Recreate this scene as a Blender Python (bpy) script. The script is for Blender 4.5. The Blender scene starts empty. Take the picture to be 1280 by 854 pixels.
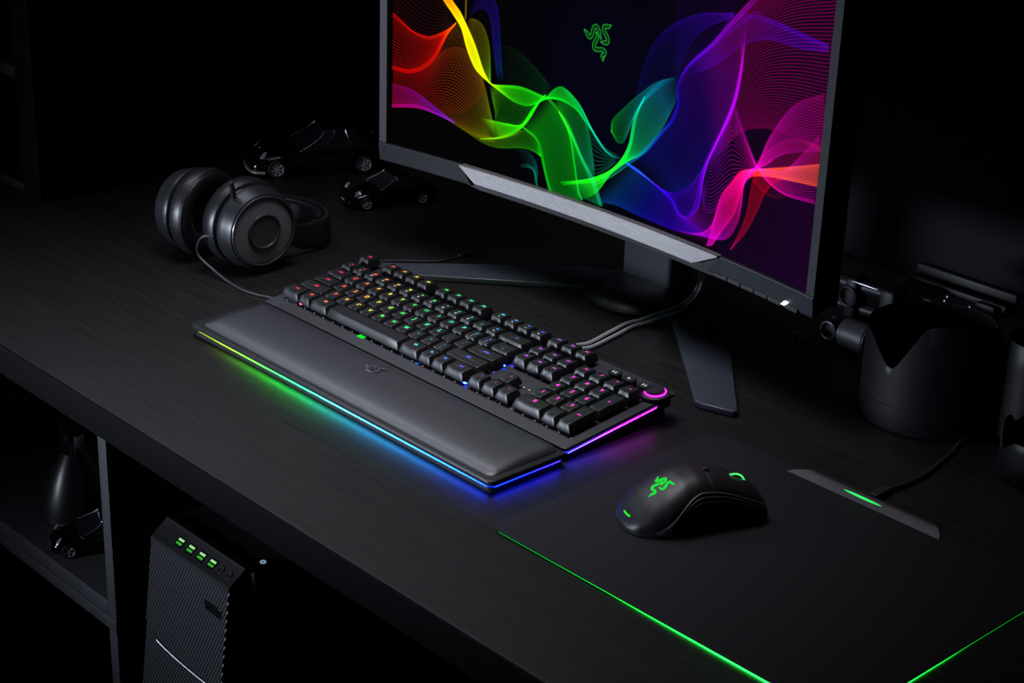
import bpy, bmesh, math, random
import numpy as np
from mathutils import Matrix, Vector
random.seed(7)
S = 0.001            # all shapes are written in millimetres, desk top at z = 0
ZD = 730.0           # desk top above the floor
scene = bpy.context.scene
COL = scene.collection
PI = math.pi
R = math.radians

# ------------------------------------------------------------------ materials
def mat(name, base, rough=.5, metal=0., spec=.5, coat=0., noise=0., nscale=200., bump=0., bscale=600., stretch=(1,1,1), aniso=0., sheen=0.):
    m = bpy.data.materials.new(name); m.use_nodes = True
    nt = m.node_tree; b = nt.nodes['Principled BSDF']
    if isinstance(base, (int, float)): base = (base, base, base)
    b.inputs['Base Color'].default_value = (*base, 1)
    b.inputs['Roughness'].default_value = rough
    b.inputs['Metallic'].default_value = metal
    b.inputs['Specular IOR Level'].default_value = spec
    b.inputs['Coat Weight'].default_value = coat
    b.inputs['Coat Roughness'].default_value = .08
    b.inputs['Sheen Weight'].default_value = sheen
    b.inputs['Anisotropic'].default_value = aniso
    tc = nt.nodes.new('ShaderNodeTexCoord'); mp = nt.nodes.new('ShaderNodeMapping')
    mp.inputs['Scale'].default_value = stretch
    nt.links.new(tc.outputs['Object'], mp.inputs['Vector'])
    if noise:
        n = nt.nodes.new('ShaderNodeTexNoise'); n.inputs['Scale'].default_value = nscale; n.inputs['Detail'].default_value = 5
        r = nt.nodes.new('ShaderNodeMapRange')
        r.inputs['From Min'].default_value = .3; r.inputs['From Max'].default_value = .7
        r.inputs['To Min'].default_value = 1 - noise; r.inputs['To Max'].default_value = 1 + noise
        mx = nt.nodes.new('ShaderNodeMix'); mx.data_type = 'RGBA'; mx.blend_type = 'MULTIPLY'; mx.inputs[0].default_value = 1
        mx.inputs[6].default_value = (*base, 1)
        nt.links.new(mp.outputs['Vector'], n.inputs['Vector']); nt.links.new(n.outputs['Fac'], r.inputs['Value'])
        nt.links.new(r.outputs['Result'], mx.inputs[7]); nt.links.new(mx.outputs[2], b.inputs['Base Color'])
    if bump:
        n2 = nt.nodes.new('ShaderNodeTexNoise'); n2.inputs['Scale'].default_value = bscale; n2.inputs['Detail'].default_value = 4
        bp = nt.nodes.new('ShaderNodeBump'); bp.inputs['Strength'].default_value = bump; bp.inputs['Distance'].default_value = .0004
        nt.links.new(mp.outputs['Vector'], n2.inputs['Vector']); nt.links.new(n2.outputs['Fac'], bp.inputs['Height'])
        nt.links.new(bp.outputs['Normal'], b.inputs['Normal'])
    return m

def emit(name, col, strength, sampling=True):
    m = bpy.data.materials.new(name); m.use_nodes = True
    nt = m.node_tree; nt.nodes.clear()
    o = nt.nodes.new('ShaderNodeOutputMaterial'); e = nt.nodes.new('ShaderNodeEmission')
    e.inputs['Strength'].default_value = strength
    nt.links.new(e.outputs[0], o.inputs[0])
    if col == 'attribute':
        a = nt.nodes.new('ShaderNodeAttribute'); a.attribute_name = 'Col'; nt.links.new(a.outputs['Color'], e.inputs['Color'])
    elif col == 'object':
        a = nt.nodes.new('ShaderNodeObjectInfo'); nt.links.new(a.outputs['Color'], e.inputs['Color'])
    else:
        e.inputs['Color'].default_value = (*col, 1)
    if not sampling: m.cycles.emission_sampling = 'NONE'
    return m

M = {}
M['desk'] = mat('black_brown_wood', (.0145, .0137, .0137), .42, spec=.16, noise=.30, nscale=26, stretch=(.35, 7, 7), bump=.12, bscale=60)
M['desk_edge'] = mat('black_desk_edge', (.0022, .0022, .0027), .7, spec=.06)
M['wall'] = mat('dark_wall_paint', (.008, .008, .0105), .9, spec=.1, noise=.1, nscale=3)
M['floor'] = mat('dark_floor', (.012, .012, .013), .8, spec=.2, noise=.2, nscale=8)
M['case'] = mat('black_bookcase_wood', (.0015, .0015, .0017), .7, spec=.1, noise=.2, nscale=12, stretch=(1, 1, 8))
M['case_in'] = mat('brown_shelf_wood', (.010, .009, .008), .6, spec=.25, noise=.2, nscale=12)
M['shelf'] = mat('charcoal_shelf_board', (.06, .06, .068), .5, spec=.4, noise=.1, nscale=20)
M['plate'] = mat('black_aluminium_plate', (.035, .035, .042), .42, spec=.5, noise=.08, nscale=900)
M['black'] = mat('black_plastic', (.012, .012, .0135), .5, spec=.4)
M['key'] = mat('keycap_plastic', (.0085, .0085, .010), .40, spec=.6, bump=.10, bscale=2500)
M['switch'] = mat('switch_plastic', (.010, .010, .011), .45)
M['leather'] = mat('black_leatherette', (.021, .021, .029), .43, spec=1., bump=.35, bscale=1700)
M['satin'] = mat('satin_black', (.018, .018, .021), .36, spec=.5)
M['gloss'] = mat('gloss_black', (.006, .006, .007), .14, spec=.5)
M['bezel'] = mat('dark_grey_bezel', (.014, .0148, .018), .42, spec=.5)
M['brush'] = mat('brushed_aluminium', (.26, .25, .25), .42, metal=.75, noise=.22, nscale=40, stretch=(1, 60, 60), aniso=.4)
M['legmetal'] = mat('dark_blue_grey_metal', (.048, .058, .074), .32, spec=.6)
M['hinge'] = mat('stand_plastic', (.022, .024, .030), .38, spec=.5)
M['fabric'] = mat('mat_cloth', (.0085, .0085, .0115), .75, spec=.25, noise=.12, nscale=2500)
M['mouse'] = mat('mouse_coating', (.010, .010, .012), .45, spec=.6)
M['rubber'] = mat('black_rubber', (.012, .012, .0135), .6, spec=.4)
M['grip'] = mat('ribbed_grip_rubber', (.055, .055, .065), .5, spec=.5)
M['cable'] = mat('braided_cable', (.03, .03, .033), .45, spec=.5, noise=.4, nscale=900)
M['silvercable'] = mat('silver_braid', (.55, .55, .58), .35, spec=.6, metal=.4, noise=.4, nscale=900)
M['pad'] = mat('headphone_leather', (.012, .012, .015), .38, spec=.6, bump=.25, bscale=900)
M['cup'] = mat('headphone_shell', (.016, .0165, .020), .38, spec=.5)
M['hpring'] = mat('headphone_ring', (.06, .06, .075), .3, spec=.7, metal=.4)
M['disc'] = mat('headphone_disc', (.05, .05, .056), .45)
M['mesh'] = mat('speaker_mesh', (.09, .09, .11), .3, metal=.7)
M['car'] = mat('car_paint', (.003, .003, .0035), .12, spec=.4, coat=.4)
M['glass'] = mat('car_glass', (.010, .011, .016), .3, spec=.35)
M['chrome'] = mat('chrome', (.75, .75, .8), .14, metal=1)
M['rim'] = mat('alloy_rim', (.8, .8, .84), .32, metal=.7)
M['lamp'] = mat('headlight_glass', (.45, .45, .5), .15, spec=.8, metal=.5)
M['tyre'] = mat('tyre_rubber', (.008, .008, .009), .7)
M['hood'] = mat('lens_hood_plastic', (.0035, .0035, .005), .48, spec=.3)
M['hoodin'] = mat('lens_hood_flocking', (.003, .003, .0035), .9, spec=.05)
M['rig'] = mat('rig_metal', (.0045, .0045, .006), .45, spec=.18, metal=.05)
M['knurl'] = mat('knurled_rubber', (.03, .03, .037), .5, spec=.5)
M['screw'] = mat('steel_screw', (.25, .25, .28), .3, metal=1)
M['pc'] = mat('pc_case', (.003, .003, .0035), .6, spec=.15)
M['pcface'] = mat('pc_mesh_front', (.055, .055, .065), .42, spec=.5)
M['flask'] = mat('flask_glaze', (.012, .012, .0135), .32, spec=.5)
M['whiteplastic'] = mat('grey_metal_trim', (.5, .5, .52), .35, metal=.5)
M['e_attr'] = emit('light_strip_glow', 'attribute', 1.0)
M['e_obj'] = emit('key_legend_glow', 'object', 1.0, sampling=False)
M['e_green'] = emit('green_glow', (.02, 1, .06), 1.0)
M['e_led'] = emit('white_led', (1, 1, 1), 2.0)
M['e_teal'] = emit('teal_ring_glow', (.45, .8, 1), .4)

# ------------------------------------------------------------------ mesh building
def smoothstep(a, b, x):
    t = min(1, max(0, (x - a) / (b - a))); return t * t * (3 - 2 * t)

def inset(poly, d):
    n = len(poly); out = []
    for i in range(n):
        p0, p1, p2 = Vector(poly[i - 1]), Vector(poly[i]), Vector(poly[(i + 1) % n])
        e1 = (p1 - p0).normalized(); e2 = (p2 - p1).normalized()
        n1 = Vector((-e1.y, e1.x)); n2 = Vector((-e2.y, e2.x))
        k = n1 + n2
        k = k / max(.3, (1 + n1.dot(n2)))
        out.append((p1.x + k.x * d, p1.y + k.y * d))
    return out

def rrect(x0, x1, y0, y1, r, n=5, seg=1):
    """rounded rectangle, counter clockwise; r one radius or four (front-left, front-right, back-right, back-left)"""
    rs = r if isinstance(r, (tuple, list)) else (r,) * 4
    P = []
    for (cx, cy, a0, rr) in ((x0 + rs[0], y0 + rs[0], 180, rs[0]), (x1 - rs[1], y0 + rs[1], 270, rs[1]), (x1 - rs[2], y1 - rs[2], 0, rs[2]), (x0 + rs[3], y1 - rs[3], 90, rs[3])):
        for i in range(n + 1):
            a = R(a0 + 90 * i / n); P.append((cx + rr * math.cos(a), cy + rr * math.sin(a)))
    if seg > 1:
        Q = []
        for i, p in enumerate(P):
            q = P[(i + 1) % len(P)]
            Q.append(p)
            if i % (n + 1) == n:
                for k in range(1, seg): Q.append((p[0] + (q[0] - p[0]) * k / seg, p[1] + (q[1] - p[1]) * k / seg))
        P = Q
    return P

def spline(pts, n):
    """Catmull-Rom through pts, n samples evenly by chord"""
    P = np.array(pts, float)
    if len(P) == 2: return P[0] + (P[1] - P[0]) * np.linspace(0, 1, n)[:, None]
    d = np.r_[0, np.cumsum(np.sqrt((np.diff(P, axis=0) ** 2).sum(1)) ** .5)]
    E = np.vstack([2 * P[0] - P[1], P, 2 * P[-1] - P[-2]])
    T = np.linspace(0, d[-1], n); out = np.empty((n, P.shape[1]))
    k = np.clip(np.searchsorted(d, T, side='right') - 1, 0, len(P) - 2)
    u = ((T - d[k]) / (d[k + 1] - d[k]))[:, None]
    p0, p1, p2, p3 = E[k], E[k + 1], E[k + 2], E[k + 3]
    return .5 * (2 * p1 + (p2 - p0) * u + (2 * p0 - 5 * p1 + 4 * p2 - p3) * u * u + (3 * p1 - p0 - 3 * p2 + p3) * u ** 3)

class MB:
    def __init__(s): s.v = []; s.f = []; s.c = []
    def add(s, vs, fs, mtx=None, col=None):
        o = len(s.v)
        for p in vs:
            p = Vector(p)
            if mtx is not None: p = mtx @ p
            s.v.append((p.x, p.y, p.z))
        s.f += [tuple(i + o for i in f) for f in fs]
        if col is not None:
            s.c += [col(*p) if callable(col) else col for p in s.v[o:]]
        elif s.c: s.c += [(0, 0, 0)] * len(vs)
        return s
    def loft(s, rings, cap0=True, cap1=True, closed=True, mtx=None, col=None):
        n = len(rings[0]); vs = [p for r in rings for p in r]; fs = []
        for j in range(len(rings) - 1):
            for i in range(n if closed else n - 1):
                a, b = j * n + i, j * n + (i + 1) % n
                fs.append((a, b, b + n, a + n))
        if cap0: fs.append(tuple(range(n - 1, -1, -1)))
        if cap1: fs.append(tuple(range((len(rings) - 1) * n, len(rings) * n)))
        return s.add(vs, fs, mtx, col)
    def slab(s, poly, z0, z1, b=0., b0=None, mtx=None, col=None):
        """prism of a ccw polygon with rounded upper (b) and lower (b0) edges"""
        b0 = b if b0 is None else b0
        rings = []
        if b0 > 0:
            for k in (0, 1, 2):
                a = R(90 * k / 3); rings.append((inset(poly, b0 * (1 - math.sin(a))), z0 + b0 * (1 - math.cos(a))))
        rings.append((poly, z0 + b0))
        if z1 - b > z0 + b0 + 1e-6: rings.append((poly, z1 - b))
        if b > 0:
            for k in (1, 2, 3):
                a = R(90 * k / 3); rings.append((inset(poly, b * (1 - math.cos(a))), z1 - b + b * math.sin(a)))
        return s.loft([[(x, y, z) for x, y in p] for p, z in rings], mtx=mtx, col=col)
    def box(s, x0, x1, y0, y1, z0, z1, b=.6, mtx=None, col=None):
        b = min(b, (x1 - x0) / 2.2, (y1 - y0) / 2.2, (z1 - z0) / 2.2)
        return s.slab(rrect(x0, x1, y0, y1, b, 2), z0, z1, b, mtx=mtx, col=col)
    def lathe(s, prof, n=48, mtx=None, col=None, sy=1.):
        """profile of (radius, z) turned about z; radius 0 closes the end"""
        rings = [[(max(r, .001) * math.cos(2 * PI * i / n), sy * max(r, .001) * math.sin(2 * PI * i / n), z) for i in range(n)] for r, z in prof]
        return s.loft(rings, prof[0][0] > 0 and True, True, mtx=mtx, col=col)
    def tube(s, path, r, n=8, closed=False, mtx=None, col=None):
        P = [Vector(p) for p in path]; N = len(P); rings = []
        up = None
        for i, p in enumerate(P):
            a = P[i - 1] if (i > 0 or closed) else P[i]; b = P[(i + 1) % N] if (i < N - 1 or closed) else P[i]
            t = (b - a).normalized()
            if up is None:
                up = Vector((0, 0, 1)) if abs(t.z) < .9 else Vector((1, 0, 0))
            x = t.cross(up)
            if x.length < 1e-4: x = t.cross(Vector((0, 1, .1)))
            x.normalize(); up = x.cross(t).normalized()
            rr = r[i] if isinstance(r, (list, tuple)) else r
            rings.append([tuple(p + x * rr * math.cos(2 * PI * k / n) + up * rr * math.sin(2 * PI * k / n)) for k in range(n)])
        if closed: rings.append(rings[0])
        return s.loft(rings, not closed, not closed, mtx=mtx, col=col)
    def build(s, name, material, parent=None, local=True, sharp=32):
        me = bpy.data.meshes.new(name)
        off = Vector((0, 0, 0))
        if not local and parent is not None:
            q = parent
            while q.parent: q = q.parent
            off = q.location / S - Vector((0, 0, ZD))
        me.from_pydata([((x - off.x) * S, (y - off.y) * S, (z - off.z) * S) for x, y, z in s.v], [], s.f)
        if s.c:
            a = me.color_attributes.new('Col', 'FLOAT_COLOR', 'POINT')
            buf = np.ones((len(s.v), 4), np.float32); buf[:, :3] = np.array(s.c, np.float32); a.data.foreach_set('color', buf.ravel())
        me.validate()
        b = bmesh.new(); b.from_mesh(me); bmesh.ops.recalc_face_normals(b, faces=b.faces); b.to_mesh(me); b.free()
        me.shade_smooth()
        me.set_sharp_from_angle(angle=R(sharp))
        me.materials.append(material)
        o = bpy.data.objects.new(name, me); COL.objects.link(o)
        if parent is not None: o.parent = parent
        elif not local: o.location = (0, 0, ZD * S)
        return o

def tag(o, label=None, cat=None, group=None, kind=None):
    for k, v in (('label', label), ('category', cat), ('group', group), ('kind', kind)):
        if v: o[k] = v
    return o
def thing(name, label, cat, loc, rot=(0, 0, 0), group=None):
    o = bpy.data.objects.new(name, None); COL.objects.link(o); o.empty_display_size = .02
    o.location = (loc[0] * S, loc[1] * S, (loc[2] + ZD) * S); o.rotation_euler = rot
    return tag(o, label, cat, group)
def text_mb(txt, size, depth=.1):
    """lettering as a mesh, centred on the origin, in millimetres"""
    cu = bpy.data.curves.new('t', 'FONT'); cu.body = txt; cu.size = size; cu.align_x = 'CENTER'; cu.align_y = 'CENTER'; cu.resolution_u = 2; cu.offset = .03 * size; cu.fill_mode = 'FRONT'
    ob = bpy.data.objects.new('t', cu); COL.objects.link(ob)
    dg = bpy.context.evaluated_depsgraph_get(); me = ob.evaluated_get(dg).to_mesh()
    vs = [tuple(v.co) for v in me.vertices]; fs = [tuple(p.vertices) for p in me.polygons]
    ob.evaluated_get(dg).to_mesh_clear(); bpy.data.objects.remove(ob); bpy.data.curves.remove(cu)
    return vs, fs
def Tm(x=0, y=0, z=0): return Matrix.Translation((x, y, z))
def Rm(a, ax): return Matrix.Rotation(R(a), 4, ax)
def ramp(stops, t):
    t = min(.99999, max(0, t)) * (len(stops) - 1); i = int(t); f = t - i
    return tuple(stops[i][k] * (1 - f) + stops[i + 1][k] * f for k in range(3))

# strokes of the three-snake emblem, about 37 wide and 46 tall
EMBLEM = [[(-18.3,177.7),(-14.2,174.5),(-11.8,172.1),(-9.5,171.7),(-7.6,174.1),(-6.6,177.3),(-5.4,181.5),(-3.1,183.4),(-.4,182.4),(1.9,179.3),(3.4,175.6),(5.7,172.2)],
          [(17.9,188.5),(13.6,186.2),(9.6,185.8),(8.0,183.4),(9.6,180.1),(12.5,176.8),(14.3,173.2),(13.5,170.4),(9.1,169.5),(4.6,169.6)],
          [(-2.3,177.8),(.2,174.3),(-1.7,169.4),(-3.9,165.0),(-2.5,161.3),(2.5,161.2),(7.8,162.1),(11.1,160.4),(10.4,157.7),(8.1,155.9),(9.3,153.8),(9.1,150.8)]]
EMBLEM = [[(x, y - 170) for x, y in L] for L in EMBLEM]
# ------------------------------------------------------------------ room
def struct(name, m, *boxes, label=None):
    mb = MB()
    for bx in boxes: mb.box(*bx, b=.5)
    o = mb.build(name, m, None, local=False); return tag(o, label, None, None, 'structure')
struct('floor', M['floor'], (-1000, 2000, -1500, 700, -ZD - 20, -ZD))
struct('wall_back', M['wall'], (-1000, 2000, 620, 660, -ZD, 1500))
struct('wall_left', M['wall'], (-1000, -960, -1500, 620, -ZD, 1500))

# ------------------------------------------------------------------ desk
desk = thing('desk', 'long black-brown wooden desk carrying the monitor and keyboard', 'desk', (200, 160, -33))
MB().slab(rrect(-900, 1330, -267, 610, 3, 3), -33, 0, .6).build('desk_top', M['desk'], desk, local=False)
MB().box(-900, 1330, -269, -267.1, -33, -.9, .4).build('front_edge', M['desk_edge'], desk, local=False)
MB().box(1290, 1328, -250, 600, -ZD + .5, -33.2).build('side_panel', M['desk_edge'], desk, local=False)

# ------------------------------------------------------------------ bookcase standing on the desk
bc = thing('bookcase', 'tall dark bookcase at the far left end of the desk', 'bookcase', (-640, 80, 0))
for nm, bx, mm in (('side_panel', (-480, -455, -21, 190, 0, 640), 'case'), ('side_panel', (-895, -870, -21, 190, 0, 640), 'case'),
                   ('back_panel', (-870, -480, 180, 190, 0, 640), 'case'), ('top_board', (-870, -480, -21, 180, 615, 640), 'case'),
                   ('front_stile', (-497, -455, -24, -21.2, 0, 640), 'case'),
                   ('shelf_board', (-870, -480, -20, 180, 1, 12), 'case_in'), ('shelf_board', (-870, -480, -20, 180, 143, 158), 'case_in'), ('shelf_board', (-870, -480, -20, 180, 320, 335), 'case_in')):
    MB().box(*bx, b=1).build(nm, M[mm], bc, local=False)

# ------------------------------------------------------------------ shelving under the desk
su = thing('shelf_unit', 'open charcoal cube shelving under the left half of the desk', 'shelf unit', (-280, 40, -ZD + .5))
for nm, bx in (('side_panel', (-135, -118, -150, 230, -374.3, -34)), ('side_panel', (-560, -543, -150, 230, -374.3, -34)),
               ('shelf_board', (-543, -135.2, -150, 230, -374.3, -356)), ('top_board', (-543, -135.2, -150, 230, -50, -34)),
               ('lower_top_board', (-560, -118, -151, 230, -390, -374.6)), ('lower_side_panel', (-135.5, -119, -150, 230, -ZD + .5, -390.2)),
               ('lower_side_panel', (-560, -543, -150, 230, -ZD + .5, -390.2)), ('back_panel', (-560, -118, 230.2, 238, -ZD + .5, -34)),
               ('bottom_board', (-543, -135.7, -150, 230, -ZD + .5, -ZD + 17))):
    MB().box(*bx, b=.8).build(nm, M['shelf'], su, local=False)

# ------------------------------------------------------------------ monitor
MX, MY, MZ, MYAW, MTILT, MR = 212.245, 233.724, 124.979, .014267, .003938, 1825.4
def surf(s, v, o=0.):
    x = (MR) * math.sin(s / MR); y = -(MR - MR * math.cos(s / MR)) - o
    y2 = y + v * math.sin(MTILT); z = v * math.cos(MTILT)
    c, q = math.cos(MYAW), math.sin(MYAW)
    return (MX + c * x - q * y2, MY + q * x + c * y2, MZ + z)
def strip(mb, top, bot, o0, o1, n=24, ch=.8, obot=None):
    """curved bar: top=(s0,s1,v), bot=(s0,s1,v); from depth o0 to o1 (towards the viewer)"""
    ob = o1 if obot is None else obot
    rings = []
    for i in range(n + 1):
        t = i / n
        st = top[0] + (top[1] - top[0]) * t; sb = bot[0] + (bot[1] - bot[0]) * t
        rings.append([surf(st, top[2], o0), surf(st, top[2], o1 - ch), surf(st, top[2] - ch, o1), surf(sb, bot[2] + ch, ob), surf(sb, bot[2], ob - ch), surf(sb, bot[2], o0)])
    return mb.loft(rings)
mon = thing('monitor', 'curved black computer monitor showing rainbow wave lines and a green emblem', 'monitor', (209, 327, 0))
ART = """-291,150 -274,141 -258,133 -237,131 -219,138 -206,146 -198,153|-292,88 -276,88 -261,90 -242,99 -226,114 -210,139 -198,152|30|F00 F10 F10 D40|0.32
-291,150 -274,141 -258,133 -237,131 -219,138 -206,146 -198,153|-291,147 -274,139 -258,132 -237,129 -219,136 -206,145 -198,153|3|F00 F20 D40|0.8
-292,89 -276,89 -261,90 -242,99 -226,114 -210,139 -198,152|-291,86 -276,86 -260,87 -240,97 -224,113 -209,138 -198,152|5|F00 F10 F20 D40|1
-291,150 -258,133 -237,131 -218,138 -198,153|-291,248 -261,231 -239,209 -221,190 -207,176|30|700 502 530|0.3
-256,227 -233,193 -216,174 -202,161 -190,148 -182,129 -171,111 -160,103 -149,98|-242,229 -220,195 -204,176 -192,165 -183,153 -172,137 -166,126 -158,110 -149,98|34|F40 F60 F90 FD0 FE0 DF0 9F0|0.8
-185,213 -185,179 -185,159|-184,213 -184,179 -184,159|2|A60 B80|0.7
-286,84 -242,96 -212,121 -185,126 -162,107 -146,67 -139,46|-288,44 -251,49 -220,48 -189,41 -159,35 -134,34|44|A00 B10 A30 A60 880 6A0|0.34
-276,86 -242,96 -222,113 -205,140 -192,163|-229,51 -189,57 -161,81 -162,105 -182,137|30|800 910 A30 B60 B80|0.2
-290,43 -251,50 -224,48 -197,44|-290,69 -259,68 -224,55 -197,44|18|B07 A0A 70B 408|0.4
-290,43 -251,50 -224,48 -197,44|-290,45 -252,52 -224,49 -197,44|4|F0A E0C A0D 408|0.7
-183,158 -173,161 -160,156 -151,139 -148,118 -147,98|-183,146 -174,130 -162,111 -149,98|18|A80 A90 8A0 6C0|0.35
-176,181 -160,192 -142,182 -136,154 -132,121 -128,101|-180,163 -164,174 -151,168 -144,136 -137,100|16|318 319 229 147|0.35
-138,141 -118,141 -89,129 -60,109|-132,100 -105,102 -77,101 -60,100|30|031 041 052 051|0.16
-148,98 -129,90 -96,84 -69,98|-147,92 -139,68 -135,58 -102,62 -79,88|26|6B0 3A0 190 1A0|0.28
-149,98 -140,97 -105,102 -72,99 -47,100 -26,95 -11,84 8,70 23,60 44,60|-149,98 -129,90 -114,85 -96,84 -82,89 -69,98 -58,109 -47,114 -33,109 -18,98 -5,81 12,65 31,56|30|9F0 4F0 2F0 1F1 1E2 0C4 0A6 087 188|0.4
-149,98 -140,97 -105,102 -72,99 -60,99|-149,98 -140,96 -105,100 -72,98 -60,99|4|9F0 4F0 2F0 2F0|0.6
-160,57 -135,58 -120,59 -102,62 -86,83 -72,99|-141,39 -123,46 -105,57 -92,70 -78,92 -69,101|26|8F0 4F0 2F0 1F0 1E1|0.5
-159,34 -141,39 -123,46 -105,57 -92,70 -78,92 -69,101|-159,34 -141,38 -123,44 -105,55 -91,70 -77,92 -69,101|5|6A0 5F0 4F0 2F0 1E1|0.8
-220,49 -178,37 -156,31 -134,30 -102,37 -85,38 -72,35|-160,55 -141,39 -114,49 -97,57 -82,50 -72,35|26|630 770 690 4A0 2A0 1A1|0.3
-103,61 -83,53 -75,42 -65,17 -59,3 -51,-9|-69,99 -50,88 -34,67 -25,38 -18,12 -12,3|52|2F0 1F0 0E0 0D1 0D2|0.25
-103,61 -83,53 -75,42 -65,17 -59,3 -51,-9|-101,61 -81,54 -72,43 -63,17 -54,0 -44,-9|5|3F0 2F0 1F1 1F3 1E5|0.6
-69,99 -50,88 -34,67 -25,38 -18,12 -12,3|-67,100 -48,89 -33,68 -24,38 -17,13 -11,3|4|3F0 2F0 1F1 1F2 3F5|0.8
-50,88 -34,67 -25,38 -17,6|-50,88 -32,71 -12,43 7,16 14,3|26|2F1 1D2 0C3 0C4|0.3
-50,88 -38,77 -19,50 0,27 14,4|-49,88 -35,77 -16,50 4,28 17,4|6|3F1 2F4 2F7 2FA 1E9|0.8
-48,115 -33,109 -18,98 -7,76 1,49 5,28|-58,101 -36,78 -16,49 0,27|24|3E1 1D2 0B4 0A6 0A6|0.32
-18,94 -2,77 18,65 38,61|-5,39 3,31 17,41 33,54|16|194 195 196 187|0.25
-43,14 -24,20 0,29 23,42 39,58 49,77 54,105 66,129 87,149 109,158|-12,3 8,16 28,42 47,58 70,74 91,102 102,122 111,140|44|1E1 2F1 1F1 1E2 0B6 0A8 08A 07A|0.38
-43,14 -24,20 0,29 23,42 39,58 49,77 54,105 66,129|-39,12 -22,18 3,26 26,41 43,57 52,76 57,105 66,129|8|0A1 2F1 2F1 3F1 2F2 1F3 1D6 0A8|0.9
24,84 25,96 40,112 56,127 80,146 109,158|24,84 34,75 43,80 53,105 66,129|24|0A1 0A3 097 089 07A|0.34
1,25 24,40 47,58 70,75 91,100 103,114 110,132 108,149 118,169 143,193 171,223 194,248 222,281|4,22 28,38 50,56 73,75 94,100 106,114 112,132 111,149 121,170 147,194 177,224 201,249 231,283|8|3F3 2D8 18C 06F 02F 10E 50F 70F A0F C0F D0D|0.5
47,58 91,100 110,132 118,169 159,208|96,42 129,52 152,81 174,120 186,157 191,206|56|03B 12B 30B 50B 609|0.28
192,240 191,206 190,177 184,146 169,113 156,86 151,64 149,42 139,27 124,25 112,35 96,42 67,53 47,58|181,216 188,192 185,165 178,140 164,107 149,77 130,52 106,43 84,47 47,56|26|808 90A 90D 70F 60F 40F 30F 05F|0.3
191,206 190,177 184,146 169,113 156,86 151,64 149,42 139,27|189,206 187,177 182,146 166,112 153,85 147,63 143,41 135,26|6|708 90B B0E A0F 80F 70F 60F|0.75
47,58 67,53 96,42 112,35 124,25 139,27 151,47|-3,3 31,10 70,8 115,7 148,11 186,18 203,46|40|08A 05C 12D 30D 50D 80B B0A|0.36
126,174 171,223 195,248 241,281 297,302|157,84 176,105 195,125 225,137 266,138 301,135|84|507 806 A06 A06 A05|0.36
118,169 150,197 174,229 214,235 258,231 294,228|122,162 157,181 190,206 220,217 260,218 294,222|22|30B 60C 70C 50C 40C 50A|0.26
130,183 150,197 197,236 214,236 258,232 294,228|130,181 150,195 197,233 215,233 258,229 295,226|4|50B 60D 60D 40E 50C|0.5
50,98 63,161 86,197 126,221 174,232|108,149 115,179 133,206 174,229|26|037 128 219 309 408|0.3
97,259 102,208 107,155|182,274 172,229 121,166|40|106 207 308|0.14
295,185 266,171 250,156 232,129 221,103 206,79 204,54 200,36 186,18 148,11 115,7|302,135 272,127 248,117 229,102 204,90 188,74 176,56 168,23 163,4|36|B08 C0A D0A E0A F0A D09 B09 90A|0.34
220,98 237,88 260,83 297,86|220,98 240,101 259,108 294,147|34|F19 E18 D0A B09|0.36
184,146 207,112 220,98 237,88 260,83 297,86|186,147 209,113 222,98 239,88 261,84 296,88|4|90B D0B F2B F1A E0B D0A|0.6
156,86 170,111 184,142 193,132 220,98|151,64 156,39 172,43 196,68 220,95|32|70C 80C A0B C0A E0A|0.32
219,105 246,129 271,138 299,138|224,97 250,104 274,113 300,123|26|B18 C17 C14 C20|0.25
300,123 256,108 222,97 200,89 188,74 176,56 168,23 163,4|298,102 258,97 232,93 210,85 202,68 196,46 184,28 170,7|36|F50 F50 F40 F22 F04 E06 C08 A08|0.45
232,93 218,89 214,71 212,53 206,34 195,10|271,103 248,93 234,78 226,59 213,33 195,10|30|D01 C00 A01 802 603|0.3
277,95 263,83 243,76 222,81 213,86|232,93 225,91 218,89|14|701 802 B01|0.3
-113,34 -90,35 -78,25 -74,9|-95,21 -87,22 -80,16 -79,1|12|022 044 066 054|0.4
-100,19 -90,21 -80,17 -75,2|-100,17 -89,19 -81,16 -76,1|3|044 0A8 0C9 0B8|0.6"""
SX0, SX1, SV0, SV1 = -292., 301., 1.5, 338.
NX, NV = 912, 520
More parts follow.
